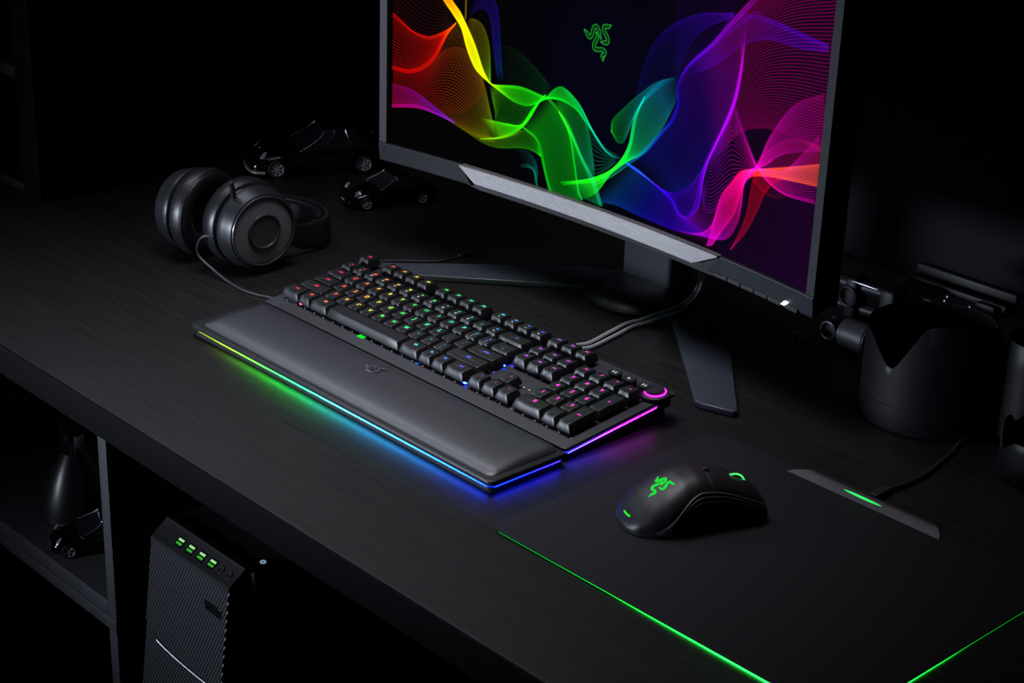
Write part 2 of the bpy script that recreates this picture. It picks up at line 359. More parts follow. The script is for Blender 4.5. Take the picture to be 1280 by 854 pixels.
def screen_image():
    img = np.zeros((NV, NX, 3)); dx = (SX1 - SX0) / (NX - 1)
    def splat(P, C):
        gx = (P[:, 0] - SX0) / dx; gv = (P[:, 1] - SV0) / ((SV1 - SV0) / (NV - 1))
        ok = (P[:, 0] > -287.5) & (gx < NX - 2) & (gv > 0) & (gv < NV - 2)
        gx, gv, C = gx[ok], gv[ok], C[ok]
        ix, iv = gx.astype(int), gv.astype(int); fx, fv = (gx - ix)[:, None], (gv - iv)[:, None]
        for a, b, w in ((0, 0, (1 - fx) * (1 - fv)), (1, 0, fx * (1 - fv)), (0, 1, (1 - fx) * fv), (1, 1, fx * fv)):
            np.add.at(img, (iv + b, ix + a), C * w)
    def hexes(c): return np.array([[(int(ch, 16) / 15) ** 2.2 for ch in q] for q in c.split()])
    for line in ART.strip().split('\n'):
        a, b, n, c, inten = line.split('|'); n = int(n); inten = float(inten)
        if n > 8: n = int(n * .68) + 1; inten *= 1.1
        elif n < 9: inten *= .8; n = max(2, (n + 1) // 2)
        A = spline([tuple(map(float, q.split(','))) for q in a.split()], 900); B = spline([tuple(map(float, q.split(','))) for q in b.split()], 900)
        st = hexes(c); tt = np.linspace(0, len(st) - 1, 900); k = np.minimum(tt.astype(int), len(st) - 2); f = (tt - k)[:, None]
        C = st[k] * (1 - f) + st[k + 1] * f
        fade = np.ones(900)
        for end in (0, -1):
            if np.hypot(*(A[end] - B[end])) > 4.5 and -284 < A[end][0] < 292 and 6 < A[end][1] < 330:
                rmp = np.clip(np.arange(900) / 130., 0, 1) ** 1.3; fade *= rmp if end == 0 else rmp[::-1]
        C = C * fade[:, None]
        for i in range(n):
            w = i / max(1, n - 1); w = .65 * w + .35 * (.5 - .5 * math.cos(PI * w))
            L = A * (1 - w) + B * w
            seg = np.sqrt((np.diff(L, axis=0) ** 2).sum(1)); seg = np.r_[seg, seg[-1:]]
            Ld = L
            if seg.max() > .6:
                r = 3; t0 = np.arange(900); t1 = np.linspace(0, 899, 900 * r)
                Ld = np.stack([np.interp(t1, t0, L[:, 0]), np.interp(t1, t0, L[:, 1])], 1); Cd = np.repeat(C, r, 0); sg = np.interp(t1, t0, seg) / r
            else: Cd, sg = C, seg
            splat(Ld, Cd * (inten * sg / dx)[:, None])
    # the emblem: thin bright outlines round a dim green body
    for L in EMBLEM:
        P = spline(L, 400); T = np.gradient(P, axis=0); T /= np.sqrt((T ** 2).sum(1))[:, None]; Nn = np.stack([-T[:, 1], T[:, 0]], 1)
        wd = 1.95 * np.minimum(1, np.minimum(np.linspace(0, 8, 400), np.linspace(6, 0, 400)) + .12)[:, None]
        for k, it in ((-1, .5), (1, .5), (0, .07), (-.5, .05), (.5, .05)):
            Q = P + Nn * wd * k + np.array([-2., 171.]); sg = np.sqrt((np.diff(Q, axis=0) ** 2).sum(1)); sg = np.r_[sg, sg[-1:]]
            splat(Q, np.array([[.03, .85, .05]]) * (it * sg / dx)[:, None])
    u = np.linspace(0, 1, NX)[None, :]; v = np.linspace(0, 1, NV)[:, None]
    base = np.zeros_like(img)
    w = np.clip((u - .58) / .42, 0, 1) * (1 - .3 * v)
    base[..., 0] = .0012 + .009 * w; base[..., 1] = .0010 + 0 * w; base[..., 2] = .0014 + .016 * w
    hump = np.exp(-((u - .52) / .16) ** 2 - ((v - .35) / .35) ** 2); base[..., 2] += .006 * hump
    base[:, : int((-287.5 - SX0) / dx)] *= 0; 
    x = img + base
    return np.where(x < .7, x, .7 + .45 * (1 - np.exp(-(x - .7) / .45)))
def build_screen():
    ss = np.linspace(SX0, SX1, NX); vv = np.linspace(SV0, SV1, NV)
    Sg, Vg = np.meshgrid(ss, vv)
    x = MR * np.sin(Sg / MR); y = -(MR - MR * np.cos(Sg / MR)) + Vg * math.sin(MTILT); z = Vg * math.cos(MTILT)
    c, q = math.cos(MYAW), math.sin(MYAW)
    P = np.stack([MX + c * x - q * y - 209, MY + q * x + c * y - 327, MZ + z], -1).reshape(-1, 3) * S
    me = bpy.data.meshes.new('screen')
    me.vertices.add(len(P)); me.vertices.foreach_set('co', P.astype(np.float32).ravel())
    idx = np.arange(NX * NV).reshape(NV, NX)
    F = np.stack([idx[:-1, :-1], idx[:-1, 1:], idx[1:, 1:], idx[1:, :-1]], -1).reshape(-1, 4)
    me.loops.add(F.size); me.loops.foreach_set('vertex_index', F.astype(np.int32).ravel())
    me.polygons.add(len(F)); me.polygons.foreach_set('loop_start', np.arange(0, F.size, 4, dtype=np.int32))
    me.update(calc_edges=True); me.shade_smooth()
    a = me.color_attributes.new('Col', 'FLOAT_COLOR', 'POINT')
    C = np.ones((NX * NV, 4), np.float32); C[:, :3] = screen_image().reshape(-1, 3); a.data.foreach_set('color', C.ravel())
    m = bpy.data.materials.new('lit_screen'); m.use_nodes = True; nt = m.node_tree; b = nt.nodes['Principled BSDF']
    at = nt.nodes.new('ShaderNodeAttribute'); at.attribute_name = 'Col'
    b.inputs['Base Color'].default_value = (.0004, .0004, .0004, 1); b.inputs['Roughness'].default_value = .3; b.inputs['Specular IOR Level'].default_value = .0
    nt.links.new(at.outputs['Color'], b.inputs['Emission Color']); b.inputs['Emission Strength'].default_value = 1
    m.cycles.emission_sampling = 'NONE'
    me.materials.append(m)
    o = bpy.data.objects.new('screen', me); COL.objects.link(o); o.parent = mon
    o['label'] = 'lit screen with rainbow wave lines and green three-snake emblem'
build_screen()
mb = MB(); strip(mb, (-302, -292, 346), (-302, -292, 1), -6, 4, 4); mb.build('side_bezel', M['bezel'], mon, local=False)
mb = MB(); strip(mb, (301, 311, 346), (301, 311, 1), -6, 4, 4); mb.build('side_bezel', M['bezel'], mon, local=False)
mb = MB(); strip(mb, (-302, 311, 347), (-302, 311, 338), -6, 4.2, 30); mb.build('top_bezel', M['bezel'], mon, local=False)
# chin: dark ends with the brushed trapezoid between them
mb = MB(); strip(mb, (-302, -183, 1), (-302, -168, -20), -8, 5, 10, obot=3); mb.build('chin_panel', M['bezel'], mon, local=False)
mb = MB(); strip(mb, (186, 311, 1), (168, 311, -19), -8, 5, 10, obot=3); mb.build('chin_panel', M['bezel'], mon, local=False)
mb = MB(); strip(mb, (-181, 184.5, 1.6), (-157, 153, -15), -6, 8.5, 30, obot=9.3); tag(mb.build('chin_trim', M['brush'], mon, local=False), 'brushed aluminium trapezoid trim')
mb = MB(); strip(mb, (-302, 311, -1), (-160, 168, -25), -28, -1, 30, obot=-2); mb.build('chin_underside', M['black'], mon, local=False)
mb = MB(); strip(mb, (-302, 311, 346), (-302, 311, -15), -34, -6.2, 30); strip(mb, (-190, 190, 300), (-210, 210, 25), -62, -30, 20, ch=8); mb.build('back_housing', M['black'], mon, local=False)
for i in range(6):
    mb = MB(); s0 = 180.5 + 18.3 * i + (4 if i == 5 else 0); strip(mb, (s0, s0 + 16.6, -16.6), (s0, s0 + 16.6, -20.2), -4, 5.4, 2, ch=.5); mb.build('control_button', M['hinge' if 0 else 'bezel'], mon, local=False)
mb = MB(); strip(mb, (275, 280, -13.6), (271.5, 276.5, -17.6), 3, 6.2, 1, ch=.3); mb.build('power_light', M['e_led'], mon, local=False)
# stand
MB().slab(rrect(174, 244, 328, 366, 5, 4), 17, 290, 2).build('stand_column', M['hinge'], mon, local=False)
MB().box(180, 238, 300, 330, 200, 280, 4).build('pivot_block', M['black'], mon, local=False)
mb = MB(); mb.lathe([(0, 1), (62, 1), (63, 4), (60, 9), (52, 14), (42, 18), (30, 20), (0, 21)], 64, Tm(209, 327, 0)); mb.build('stand_hub', M['hinge'], mon, local=False)
def leg(pts): 
    MB().slab(pts, .6, 7, 1.2).build('stand_leg', M['legmetal'], mon, local=False)
leg([(-46, 147), (-12, 138), (165, 297), (196, 336), (150, 352), (112, 330)])
leg([(433, 160), (440, 159), (473, 169), (474, 174), (383, 270), (300, 345), (246, 345), (250, 318), (310, 268)])
# ------------------------------------------------------------------ keyboard
U = 19.05
TILT = 5.3
kb = thing('keyboard', 'black mechanical keyboard with rainbow-lit keys in front of the monitor', 'keyboard', (0, -16, 0), (R(TILT), 0, 0))
# local frame: x along the rows, y = distance from the front edge, z up from the tilted underside
Y0 = 16.0; ZB = 17.5; ZP = 13.5
BX0, BX1, BD = -8.5, 439.5, 144
MB().slab(rrect(BX0, BX1, 0, BD, 4, 4), 10.6, ZP, .9, .2).build('top_plate', M['plate'], kb)
MB().slab(rrect(BX0 + 3, BX1 - 3, 2.5, BD - 3, 3, 3), 6.0, 10.5, .1, .1).build('light_channel', M['black'], kb)
MB().slab(rrect(BX0 + 2.8, BX1 - 2.8, 1.6, BD - 2.8, 4, 4), .2, 6.0, .3, 1.2).build('body', M['black'], kb)
for x in (20, 400):
    MB().box(x, x + 30, 128, 138, -12, .6, 1, mtx=None).build('foot', M['rubber'], kb)
SP = [(1, .02, .05), (1, .08, .02), (1, .35, .02), (.75, .8, .02), (.12, 1, .05), (.03, 1, .12), (.02, .9, .5), (.03, .5, 1), (.04, .12, 1), (.15, .04, 1), (.5, .03, 1), (.85, .03, .9), (1, .04, .75)]
def hue(x):
    return ramp([(1, .02, .10), (1, .03, .08), (1, .12, .05), (1, .45, .06), (.75, .85, .05), (.12, .95, .10), (.05, .9, .18), (.05, .9, .35), (.05, .8, .55), (.06, .55, .95), (.08, .2, 1), (.15, .08, 1), (.55, .08, .95), (.8, .06, .9), (.95, .05, .7), (1, .05, .62), (1, .05, .62), (1, .05, .62)], x / 428.)
# light strip along both ends and the back of the body, in a gap under the plate
def side_strip(name, x0, x1, y0, y1, cf, z0=6.6, z1=8.8, n=40):
    """thin lit bar from (x0,y0) to (x1,y1); the colour runs along it"""
    return None
mb = MB(); path = []
for i in range(31): path.append((BX1 - 2.2, 6 + 114 * i / 30, 7.8))
path = [(BX1 - 9, 1.9, 7.8), (BX1 - 5.4, 2.1, 7.8), (BX1 - 3.0, 3.6, 7.8)] + path
def kcol(x, y, z):
    t = smoothstep(0, 118, y); c = ramp([(.03, .03, 1), (.14, .03, 1), (.42, .03, .95), (.6, .02, .85), (.6, .02, .65)], t)
    k = 1.5 * (1 - .45 * t) * (26 if z < 7.1 else 1); return tuple(q * k for q in c)
mb.tube(path, .6, 6, col=kcol)
path = [(BX0 + 1.9, 6 + 126 * i / 20, 8.2) for i in range(21)]
mb.tube(path, .8, 6, col=lambda x, y, z: (1.4, .5, .05))
path = [(8 + 420 * i / 60, BD - 1.9, 8.2) for i in range(61)]
mb.tube(path, .8, 6, col=lambda x, y, z: tuple(4.0 * q for q in ramp([(1, .4, .02), (.5, .9, .05), (.1, 1, .1), (.05, 1, .3), (.1, .2, 1), (.6, .1, 1)], x / 440)))
for i in range(20):
    y0 = 5 + 5.7 * i; y1 = y0 + 5.7
    mb.add([(BX1 - 1.5, y0, 7.0), (BX1 - 1.5, y1, 7.0), (BX1 - 2.9, y1, 6.3), (BX1 - 2.9, y0, 6.3)], [(0, 1, 2, 3)], None, kcol)
def bcol(x, y, z): return tuple(4 * q for q in ramp([(1, .4, .02), (.5, .9, .05), (.1, 1, .1), (.05, 1, .3), (.1, .2, 1), (.6, .1, 1)], x / 440))
for i in range(30):
    x0 = 10 + 14 * i
    mb.add([(x0, BD - 1.5, 7.0), (x0 + 14, BD - 1.5, 7.0), (x0 + 14, BD - 2.9, 6.3), (x0, BD - 2.9, 6.3)], [(0, 1, 2, 3)], None, bcol)
ub = mb
ub.build('light_strip', M['e_attr'], kb)

_caps = {}
def cap_mesh(w, d, h, tilt, dish=.75, flat=False):
    k = (round(w, 2), round(d, 2), h, tilt)
    if k in _caps: return _caps[k]
    mb = MB(); rings = []
    seg = 6
    W, D = w - .9, d - .9
    N = None
    def ring(ix, iyf, iyb, z, r, dz=None):
        P = rrect(-W / 2 + ix, W / 2 - ix, -D / 2 + iyf, D / 2 - iyb, r, 3, seg)
        out = []
        for x, y in P:
            zz = z + math.tan(R(tilt)) * y
            if dz: zz -= dz * (1 - min(1, (x / (W / 2 - ix + .01)) ** 2))
            out.append((x, y, zz))
        return out
    ring0 = [(x, y, 0) for x, y in rrect(-W / 2, W / 2, -D / 2, D / 2, 1.0, 3, seg)]
    rings.append(ring0)
    rings.append([(x, y, 1.6) for x, y in rrect(-W / 2 + .1, W / 2 - .1, -D / 2 + .1, D / 2 - .1, 1.0, 3, seg)])
    dd = .15 if flat else dish
    rings.append(ring(2.45, 2.0, 1.1, h - .7, 1.6, dd * .6))
    rings.append(ring(2.75, 2.3, 1.35, h - .2, 1.7, dd * .9))
    rings.append(ring(3.2, 2.75, 1.75, h, 1.8, dd))
    rings.append(ring(4.2, 4.2, 3.2, h - .02, 1.6, dd))
    yc = .5; rings.append([(x, yc + (y - yc) * .04, z - math.tan(R(tilt)) * (y - yc) * .96) for x, y, z in rings[-1]])
    n = len(rings[0]); assert all(len(r) == n for r in rings)
    mb.loft(rings)
    o = mb.build('key', M['key'], None, local=True, sharp=30)
    me = o.data; bpy.data.objects.remove(o)
    _caps[k] = me
    return me
_txt = {}
def legend(parts, z, tilt, key, col, white, wcol=None):
    """parts: list of (text, size, x, y) as one lit mesh, lying in the key's top"""
    kk = (tuple(parts), z, tilt)
    if kk not in _txt:
        mb = MB()
        for t, sz, px, py in parts:
            if (t, sz) not in _txt: _txt[(t, sz)] = text_mb(t, sz)
            vs, fs = _txt[(t, sz)]
            mb.add([(x + px, y + py, z + .12 + math.tan(R(tilt)) * (y + py)) for x, y, _ in vs], fs)
        o = mb.build('legend', M['e_obj'], None, local=True); me = o.data; bpy.data.objects.remove(o)
        _txt[kk] = me
    o = bpy.data.objects.new('legend', _txt[kk]); COL.objects.link(o); o.parent = key
    o.color = (*col, 1)
    return o
ROWH = {0: 8.6, 1: 7.0, 2: 6.6, 3: 7.6, 4: 9.0, 5: 9.5}
ROWT = {0: 1.0, 1: 2.5, 2: -.5, 3: -3.0, 4: -6.0, 5: -6.0}
ROWY = {0: 0, 1: U, 2: 2 * U, 3: 3 * U, 4: 4 * U, 5: 5.3 * U}
switches = MB(); leds_and_glow = MB()
def lit(c, k): return tuple(min(2.5, q * k) for q in c)
def key(x, row, w, name, text, sec=None, d=1., size=None, bright=1., hgt=None):
    """x, w in units; text is the main legend and sec the second one on the same cap"""
    h = hgt or ROWH[row]; tl = ROWT[row]
    cx = (x + w / 2) * U; cy = ROWY[row] + d * U / 2 + Y0
    o = bpy.data.objects.new(name, cap_mesh(w * U, d * U, h, tl, flat=w > 5)); COL.objects.link(o)
    o.parent = kb; o.location = (cx * S, cy * S, ZB * S)
    c = hue(cx)
    dz = .12 if w > 5 else .75
    hx = w * U / 2 - 3.6
    def zt(px): return h - dz * (1 - min(1, (px / hx) ** 2))
    if text:
        sz = 1.5 * (size or (4.6 if len(text) == 1 else 2.9 if len(text) < 4 else 2.4))
        px = 0 if (w < 1.4 or w > 5) else (-.0)
        py = 2.6 if w <= 5 else 1.8
        legend([(text, sz, px, py)], zt(px), tl, o, lit(c, 1.5 * bright), 0)
    if sec:
        legend([(sec, 4.2 if len(sec) == 1 else 2.4, 0, -2.6)], zt(0), tl, o, (.85, .85, .92) if row > 3 else (.35, .35, .4), 0)
    # switch under the cap
    ns = [0] if w < 2 and d < 2 else ([-w * U / 3.2, 0, w * U / 3.2] if w >= 2 else [0])
    for k in ns:
        for yy in ([0] if d < 2 else [-9, 9]):
            switches.box(cx + k - 6.5, cx + k + 6.5, cy + yy - 7, cy + yy + 6.5, ZP - .2, ZB + 1.4, .5)
    return o
letters = 'letter_key'; 
# bottom row
for x, w, nm, t, s in ((0, 1.5, 'control_key', 'ctrl', None), (1.5, 1, 'system_key', '88', None), (2.5, 1.5, 'alt_key', 'alt', None), (4, 6, 'space_bar', '', None),
                       (10, 1.5, 'alt_key', 'alt', None), (11.5, 1, 'function_shift_key', 'fn', None), (12.5, 1, 'menu_key', '=', None), (13.5, 1.5, 'control_key', 'ctrl', None)):
    key(x, 0, w, nm, t, s)
key(0, 1, 2.25, 'shift_key', 'shift'); key(12.25, 1, 2.75, 'shift_key', 'shift')
for i, ch in enumerate('ZXCVBNM'): key(2.25 + i, 1, 1, letters, ch)
for i, (a, b) in enumerate((('<', ','), ('>', '.'), ('?', '/'))): key(9.25 + i, 1, 1, 'symbol_key', a, b, bright=.35, size=3.4)
key(0, 2, 1.75, 'caps_lock_key', 'caps'); key(12.75, 2, 2.25, 'enter_key', 'enter')
for i, ch in enumerate('ASDFGHJKL'): key(1.75 + i, 2, 1, letters, ch)
for i, (a, b) in enumerate(((':', ';'), ('"', "'"))): key(10.75 + i, 2, 1, 'symbol_key', a, b, bright=.35, size=3.4)
key(0, 3, 1.5, 'tab_key', 'tab')
for i, ch in enumerate('QWERTYUIOP'): key(1.5 + i, 3, 1, letters, ch)
for i, (a, b) in enumerate((('{', '['), ('}', ']'))): key(11.5 + i, 3, 1, 'symbol_key', a, b, bright=.8, size=3.8)
key(13.5, 3, 1.5, 'symbol_key', '|', '\\', bright=.3, size=3.8)
for i, (a, b) in enumerate((('~', '`'), ('!', '1'), ('@', '2'), ('#', '3'), ('$', '4'), ('%', '5'), ('^', '6'), ('&', '7'), ('*', '8'), ('(', '9'), (')', '0'), ('_', '-'), ('+', '='))):
    key(i, 4, 1, 'number_key', a, b, size=3.8)
key(13, 4, 2, 'backspace_key', '<-', bright=.9)
key(0, 5, 1, 'escape_key', 'esc')
for i in range(12):
    key(2 + i + .5 * (i // 4), 5, 1, 'function_key', 'F%d' % (i + 1), {8: '|<', 9: '>', 10: '>|', 11: 'o'}.get(i) if i > 7 else None, size=3.2)
for i, t in enumerate(('prt', 'scr', 'pau')): key(15.25 + i, 5, 1, 'navigation_key', t)
for i, t in enumerate(('ins', 'hm', 'pg')): key(15.25 + i, 4, 1, 'navigation_key', t)
for i, t in enumerate(('del', 'end', 'pgd')): key(15.25 + i, 3, 1, 'navigation_key', t, hgt=8.6)
for i, t in enumerate(('<', 'v', '>')): key(15.25 + i, 0, 1, 'arrow_key', t, size=3.0, bright=.45)
key(16.25, 1, 1, 'arrow_key', '^', size=4, bright=.5)
key(18.5, 0, 2, 'keypad_key', '0'); key(20.5, 0, 1, 'keypad_key', '.'); key(21.5, 0, 1, 'keypad_enter_key', 'ent', d=2)
for r, row in enumerate(('123', '456', '789')):
    for i, ch in enumerate(row): key(18.5 + i, 1 + r, 1, 'keypad_key', ch)
key(21.5, 2, 1, 'keypad_plus_key', '+', d=2, bright=.5)
for i, t in enumerate(('num', '/', '*', '-')): key(18.5 + i, 4, 1, 'keypad_key', t, bright=.9)
tag(switches.build('switch_housing', M['switch'], kb), kind='stuff')
# small lamps beneath the caps that spill light on the plate, plus glow patches painting that spill
def lamp(x, y, k=1., s=1.2, z=ZP + .1, c=None):
    c = c or hue(x); y += Y0
    leds_and_glow.add([(x - s, y - s * .5, z + .3), (x + s, y - s * .5, z + .3), (x + s, y + s * .5, z + .3), (x - s, y + s * .5, z + .3), (x - s, y - s * .5, z), (x + s, y - s * .5, z), (x + s, y + s * .5, z), (x - s, y + s * .5, z)],
             [(0, 1, 2, 3), (0, 4, 5, 1), (1, 5, 6, 2), (2, 6, 7, 3), (3, 7, 4, 0)], None, tuple(q * k for q in c))
for x, y, k, s, c in ((133, .2, .9, 4.6, (.01, 1, .04)), (218, .8, .5, 2.2, (.03, .25, 1)), (288.2, 1, .9, 2.3, (.02, .05, 1)), (288.2, 8, .9, 2.3, (.02, .05, 1)), (288.2, 50, .9, 2.3, (.02, .05, 1)), (288.2, 60, .8, 2.3, (.02, .05, 1)), (350, 8, .5, 1.2, (.12, .05, 1))):
    lamp(x, y, k, s, c=c)  # glowing patches on the plate, standing in for light leaking round the caps
lamp(133, 9, 90, 4, c=(.01, 1, .03)); lamp(218, 9, 50, 2, c=(.03, .25, 1)); lamp(282, 6, 60, 2, c=(.01, .03, 1)); lamp(280, 30, 60, 2, c=(.01, .03, 1)); lamp(282, 55, 90, 2, c=(.01, .03, 1)); lamp(356, 10, 40, 1.5, c=(.12, .05, 1)); lamp(356, 30, 30, 1.5, c=(.12, .05, 1))
for x, y, k in ((421, 10, 40), (421, 30, 40), (421, 60, 40), (421, 85, 50), (421, 97, 40)): lamp(x, y, k, 1.2, c=(.35, .03, .9))
for x, y in ((27, 5), (62, 5), (395, 5)): lamp(x, y, 25, 1.2)
for i in range(28):
    x = 8 + i * 15.6
    if abs(x - 133) > 12: lamp(x, 1.2, .5, .6, c=(.8, .7, .75))
for r in range(1, 5):
    for i in range(15): lamp((i + .5 + .25 * r) * U if r < 4 else (i + .5) * U, ROWY[r] + 1.5, 1.2, .9)
# four status dots right of the arrow keys
for i in range(4): lamp(322 + 7.2 * i, 38, 1.1, .55, c=(1, 1, 1))
leds_and_glow.build('key_lamps_and_glow', M['e_attr'], kb)['kind'] = 'stuff'
# three round-backed media buttons and the volume dial at the back right corner
for i in range(3):
    x0 = (19.5 + i) * U; cy = ROWY[5] + Y0 + 5
    cx = x0 + U / 2
    mb = MB()
    def ring(rr, z, yb, dish=0): return [(cx + rr * math.cos(a), cy + yb + (rr * math.sin(a) if math.sin(a) > 0 else rr * .75 * math.sin(a)), z - dish) for a in [2 * PI * k / 32 for k in range(32)]]
    mb.loft([ring(7.2, ZP + .1, 0), ring(7.0, ZP + 8.6, 0), ring(6.2, ZP + 9.4, 0), ring(4.5, ZP + 9.0, 0)])
    o = mb.build('media_button', M['satin'], kb)
    g = MB()
    if i == 0: g.add([(cx - 2.4, cy - 1.8, ZP + 9.3), (cx + .8, cy, ZP + 9.3), (cx - 2.4, cy + 1.8, ZP + 9.3)], [(0, 1, 2)]); g.box(cx + 1.2, cx + 2.2, cy - 1.8, cy + 1.8, ZP + 9.1, ZP + 9.4, .1)
    elif i == 1: g.add([(cx - 1.8, cy - 2, ZP + 9.3), (cx + 2, cy, ZP + 9.3), (cx - 1.8, cy + 2, ZP + 9.3)], [(0, 1, 2)])
    else: g.add([(cx + 2.4, cy - 1.8, ZP + 9.3), (cx - .8, cy, ZP + 9.3), (cx + 2.4, cy + 1.8, ZP + 9.3)], [(0, 2, 1)]); g.box(cx - 2.2, cx - 1.2, cy - 1.8, cy + 1.8, ZP + 9.1, ZP + 9.4, .1)
    q = g.build('legend', M['e_obj'], o); q.color = (.5, .5, .55, 1)
dx, dy = 430, 125
mb = MB(); mb.lathe([(0, ZP - 2), (14.2, ZP - 2), (14.6, ZP + 1.5), (13.6, ZP + 4.0), (12, ZP + 4.6), (0, ZP + 4.6)], 48, Tm(dx, dy, 0)); mb.build('dial_base', M['satin'], kb)
dl = MB().lathe([(0, ZP + 4.7), (8.8, ZP + 4.7), (9.0, ZP + 5.2), (8.7, ZP + 7.8), (8.2, ZP + 8.3), (7, ZP + 8.5), (0, ZP + 8.4)], 48, Tm(dx, dy, 0)).build('volume_dial', M['satin'], kb)
mb = MB(); mb.tube([(dx + 9.9 * math.cos(a), dy + 9.9 * math.sin(a), ZP + 5.3) for a in [2 * PI * k / 48 for k in range(48)]], .85, 6, True)
q = mb.build('dial_ring', M['e_obj'], kb); q.color = (1.7, .05, 1.5, 1)
# two braided cables from the back of the body towards the stand
for (a, b) in (((266, 188), (250, 306)), ((275, 184), (259, 300))):
    o_ = 0 if a[0] < 270 else 9.5
    P = [(a[0] + 8, BD - 30, 12), (a[0] + 4, 138, 9), (a[0] - 1, a[1] - 18, 4), (a[0], a[1], 2.6), (259 + o_, 225, 2.4), (254 + o_, 254, 2.4), (257 + o_, 272, 3), (264 + o_, 288, 8), (269 + o_, 304, 10.2), (267 + o_ * .7, 330, 12), (258 + o_ * .5, 356, 15), (245 + o_ * .5, 375, 28), (234 + o_ * .5, 376, 70), (226 + o_ * .5, 376, 135)]
    # world positions turned into the tilted frame of the keyboard
    inv = Matrix.Rotation(-R(TILT), 4, 'X'); Q = []
    for p in spline(P, 90): Q.append(tuple(inv @ Vector((p[0], p[1] + 16, p[2]))))
    MB().tube(Q, 2.1, 8).build('cable', M['silvercable'], kb)

# ------------------------------------------------------------------ wrist rest
wr = thing('wrist_rest', 'black padded wrist rest with a rainbow light strip before the keyboard', 'wrist rest', (218, -64, 0))
WX0, WX1, WY0, WY1 = -6.5, 445, -110, -20.5
MB().slab(rrect(WX0, WX1, WY0, WY1, (7, 6, 3, 3), 5), 9.0, 13.4, 1.2, .2).build('base_frame', M['satin'], wr, local=False)
MB().slab(rrect(WX0 + 3.2, WX1 - 3.2, WY0 + 3.2, WY1, 5, 4), 5.6, 9.5, .1, .1).build('light_channel', M['black'], wr, local=False)
MB().slab(rrect(WX0 + 2.6, WX1 - 2.6, WY0 + 2.6, WY1, 6, 4), .4, 5.6, .3, .6).build('base', M['black'], wr, local=False)
mb = MB(); rings = []
CX0, CX1, CY0, CY1 = 5, 438, -103.5, -22
def cush(x, y, d): return 13.6 + 6.2 * (1 - math.exp(-d / 4.2)) * (1 - 0.0) - .0016 * max(0, 44 - (y - CY0)) ** 2 * min(1, d / 5) + .012 * (y - CY0) * min(1, d / 20)
for ins in (0, .25, .6, 1.1, 1.8, 2.7, 4, 6, 8, 11, 15, 20, 26, 33, 38.6):
    P = rrect(CX0 + ins, CX1 - ins, CY0 + ins, CY1 - ins, max(.3, 7 - ins * .3), 4, 48)
    rings.append([(x, y, cush(x, y, ins)) for x, y in P])
mb.loft([[(x, y, 13.42) for x, y, z in rings[0]]] + rings); mb.build('cushion', M['leather'], wr, local=False, sharp=60)
def wcol(x, y, z):
    if x > WX1 - 5: c, k = ramp([(.002, .02, 1), (.004, .012, 1), (.03, .010, 1)], (y - WY0) / 90), 1.5
    else: c, k = ramp([(.75, .75, .02), (.5, .9, .02), (.12, 1, .03), (.02, 1, .05), (.01, 1, .16), (.03, .7, .6), (.03, .5, 1), (.02, .40, 1), (.01, .26, 1), (.005, .09, 1), (.002, .02, 1)], (x - WX0) / 450), 1.0 + 1.0 * smoothstep(0, 200, x)
    if z < 6.95: k *= 32 * smoothstep(8, 150, x)          # the diffuser's underside, facing the desk
    return tuple(q * k for q in c)
mb = MB()
path = [(WX0 + 14 + (WX1 - WX0 - 22) * i / 70, WY0 + 2.0, 7.5) for i in range(71)] + [(WX1 - 4.4, WY0 + 2.7, 7.5), (WX1 - 2.7, WY0 + 4.4, 7.5), (WX1 - 2.0, WY0 + 7, 7.5)] + [(WX1 - 2.0, WY0 + 8 + 76 * i / 20, 7.5) for i in range(21)]
mb.tube(path, .62, 6, col=wcol)
for i in range(45):
    x0 = WX0 + 12 + 9.6 * i; x1 = x0 + 9.6
    mb.add([(x0, WY0 + 1.4, 6.85), (x1, WY0 + 1.4, 6.85), (x1, WY0 + 2.7, 6.1), (x0, WY0 + 2.7, 6.1)], [(0, 1, 2, 3)], None, wcol)
for i in range(9):
    y0 = WY0 + 6 + 8.6 * i; y1 = y0 + 8.6
    mb.add([(WX1 - 1.4, y0, 6.85), (WX1 - 1.4, y1, 6.85), (WX1 - 2.7, y1, 6.1), (WX1 - 2.7, y0, 6.1)], [(0, 1, 2, 3)], None, wcol)
mb.build('light_strip', M['e_attr'], wr, local=False)
# embossed emblem on the cushion: turned a little flat, glossy
mb = MB()
for L in EMBLEM:
    P = spline([(x * .62, y * .5) for x, y in L], 40)
    mb.tube([(212 + x, -52 + y, 21.55) for x, y in P], [.25 + .75 * math.sin(PI * min(1, .15 + k / 40)) for k in range(40)], 6)
M['emboss'] = mat('glossy_emboss', (.10, .10, .115), .3, spec=.9)
mb.build('emblem', M['emboss'], wr, local=False)

# ------------------------------------------------------------------ mouse mat
mm = thing('mouse_mat', 'large black mouse mat edged with a green light line', 'mouse mat', (664, -8, 0))
PX0, PX1, PY0, PY1 = 485, 844.5, -148, 131
MB().slab(rrect(PX0, PX1, PY0, PY1, (12, 12, 26, 26), 8), 2.2, 3.8, .8, .1).build('cloth_top', M['fabric'], mm, local=False)
MB().slab(rrect(PX0 + 1.5, PX1 - 1.5, PY0 + 1.5, PY1 - 1.5, (11, 11, 25, 25), 8), .2, 2.15, .2, .3).build('base', M['black'], mm, local=False)
mb = MB()
def mcol(x, y, z):
    if x > PX1 - 3: k = 1.0 * (1 - .75 * smoothstep(-120, 60, y)) + .05
    else: k = .35 + 1.5 * smoothstep(520, 760, x)
    if z < .9: k = 45 * smoothstep(620, 770, x) if y < PY0 + 3 else 22 * (1 - smoothstep(-130, 10, y))
    return (.012 * k, 1.0 * k, .06 * k)
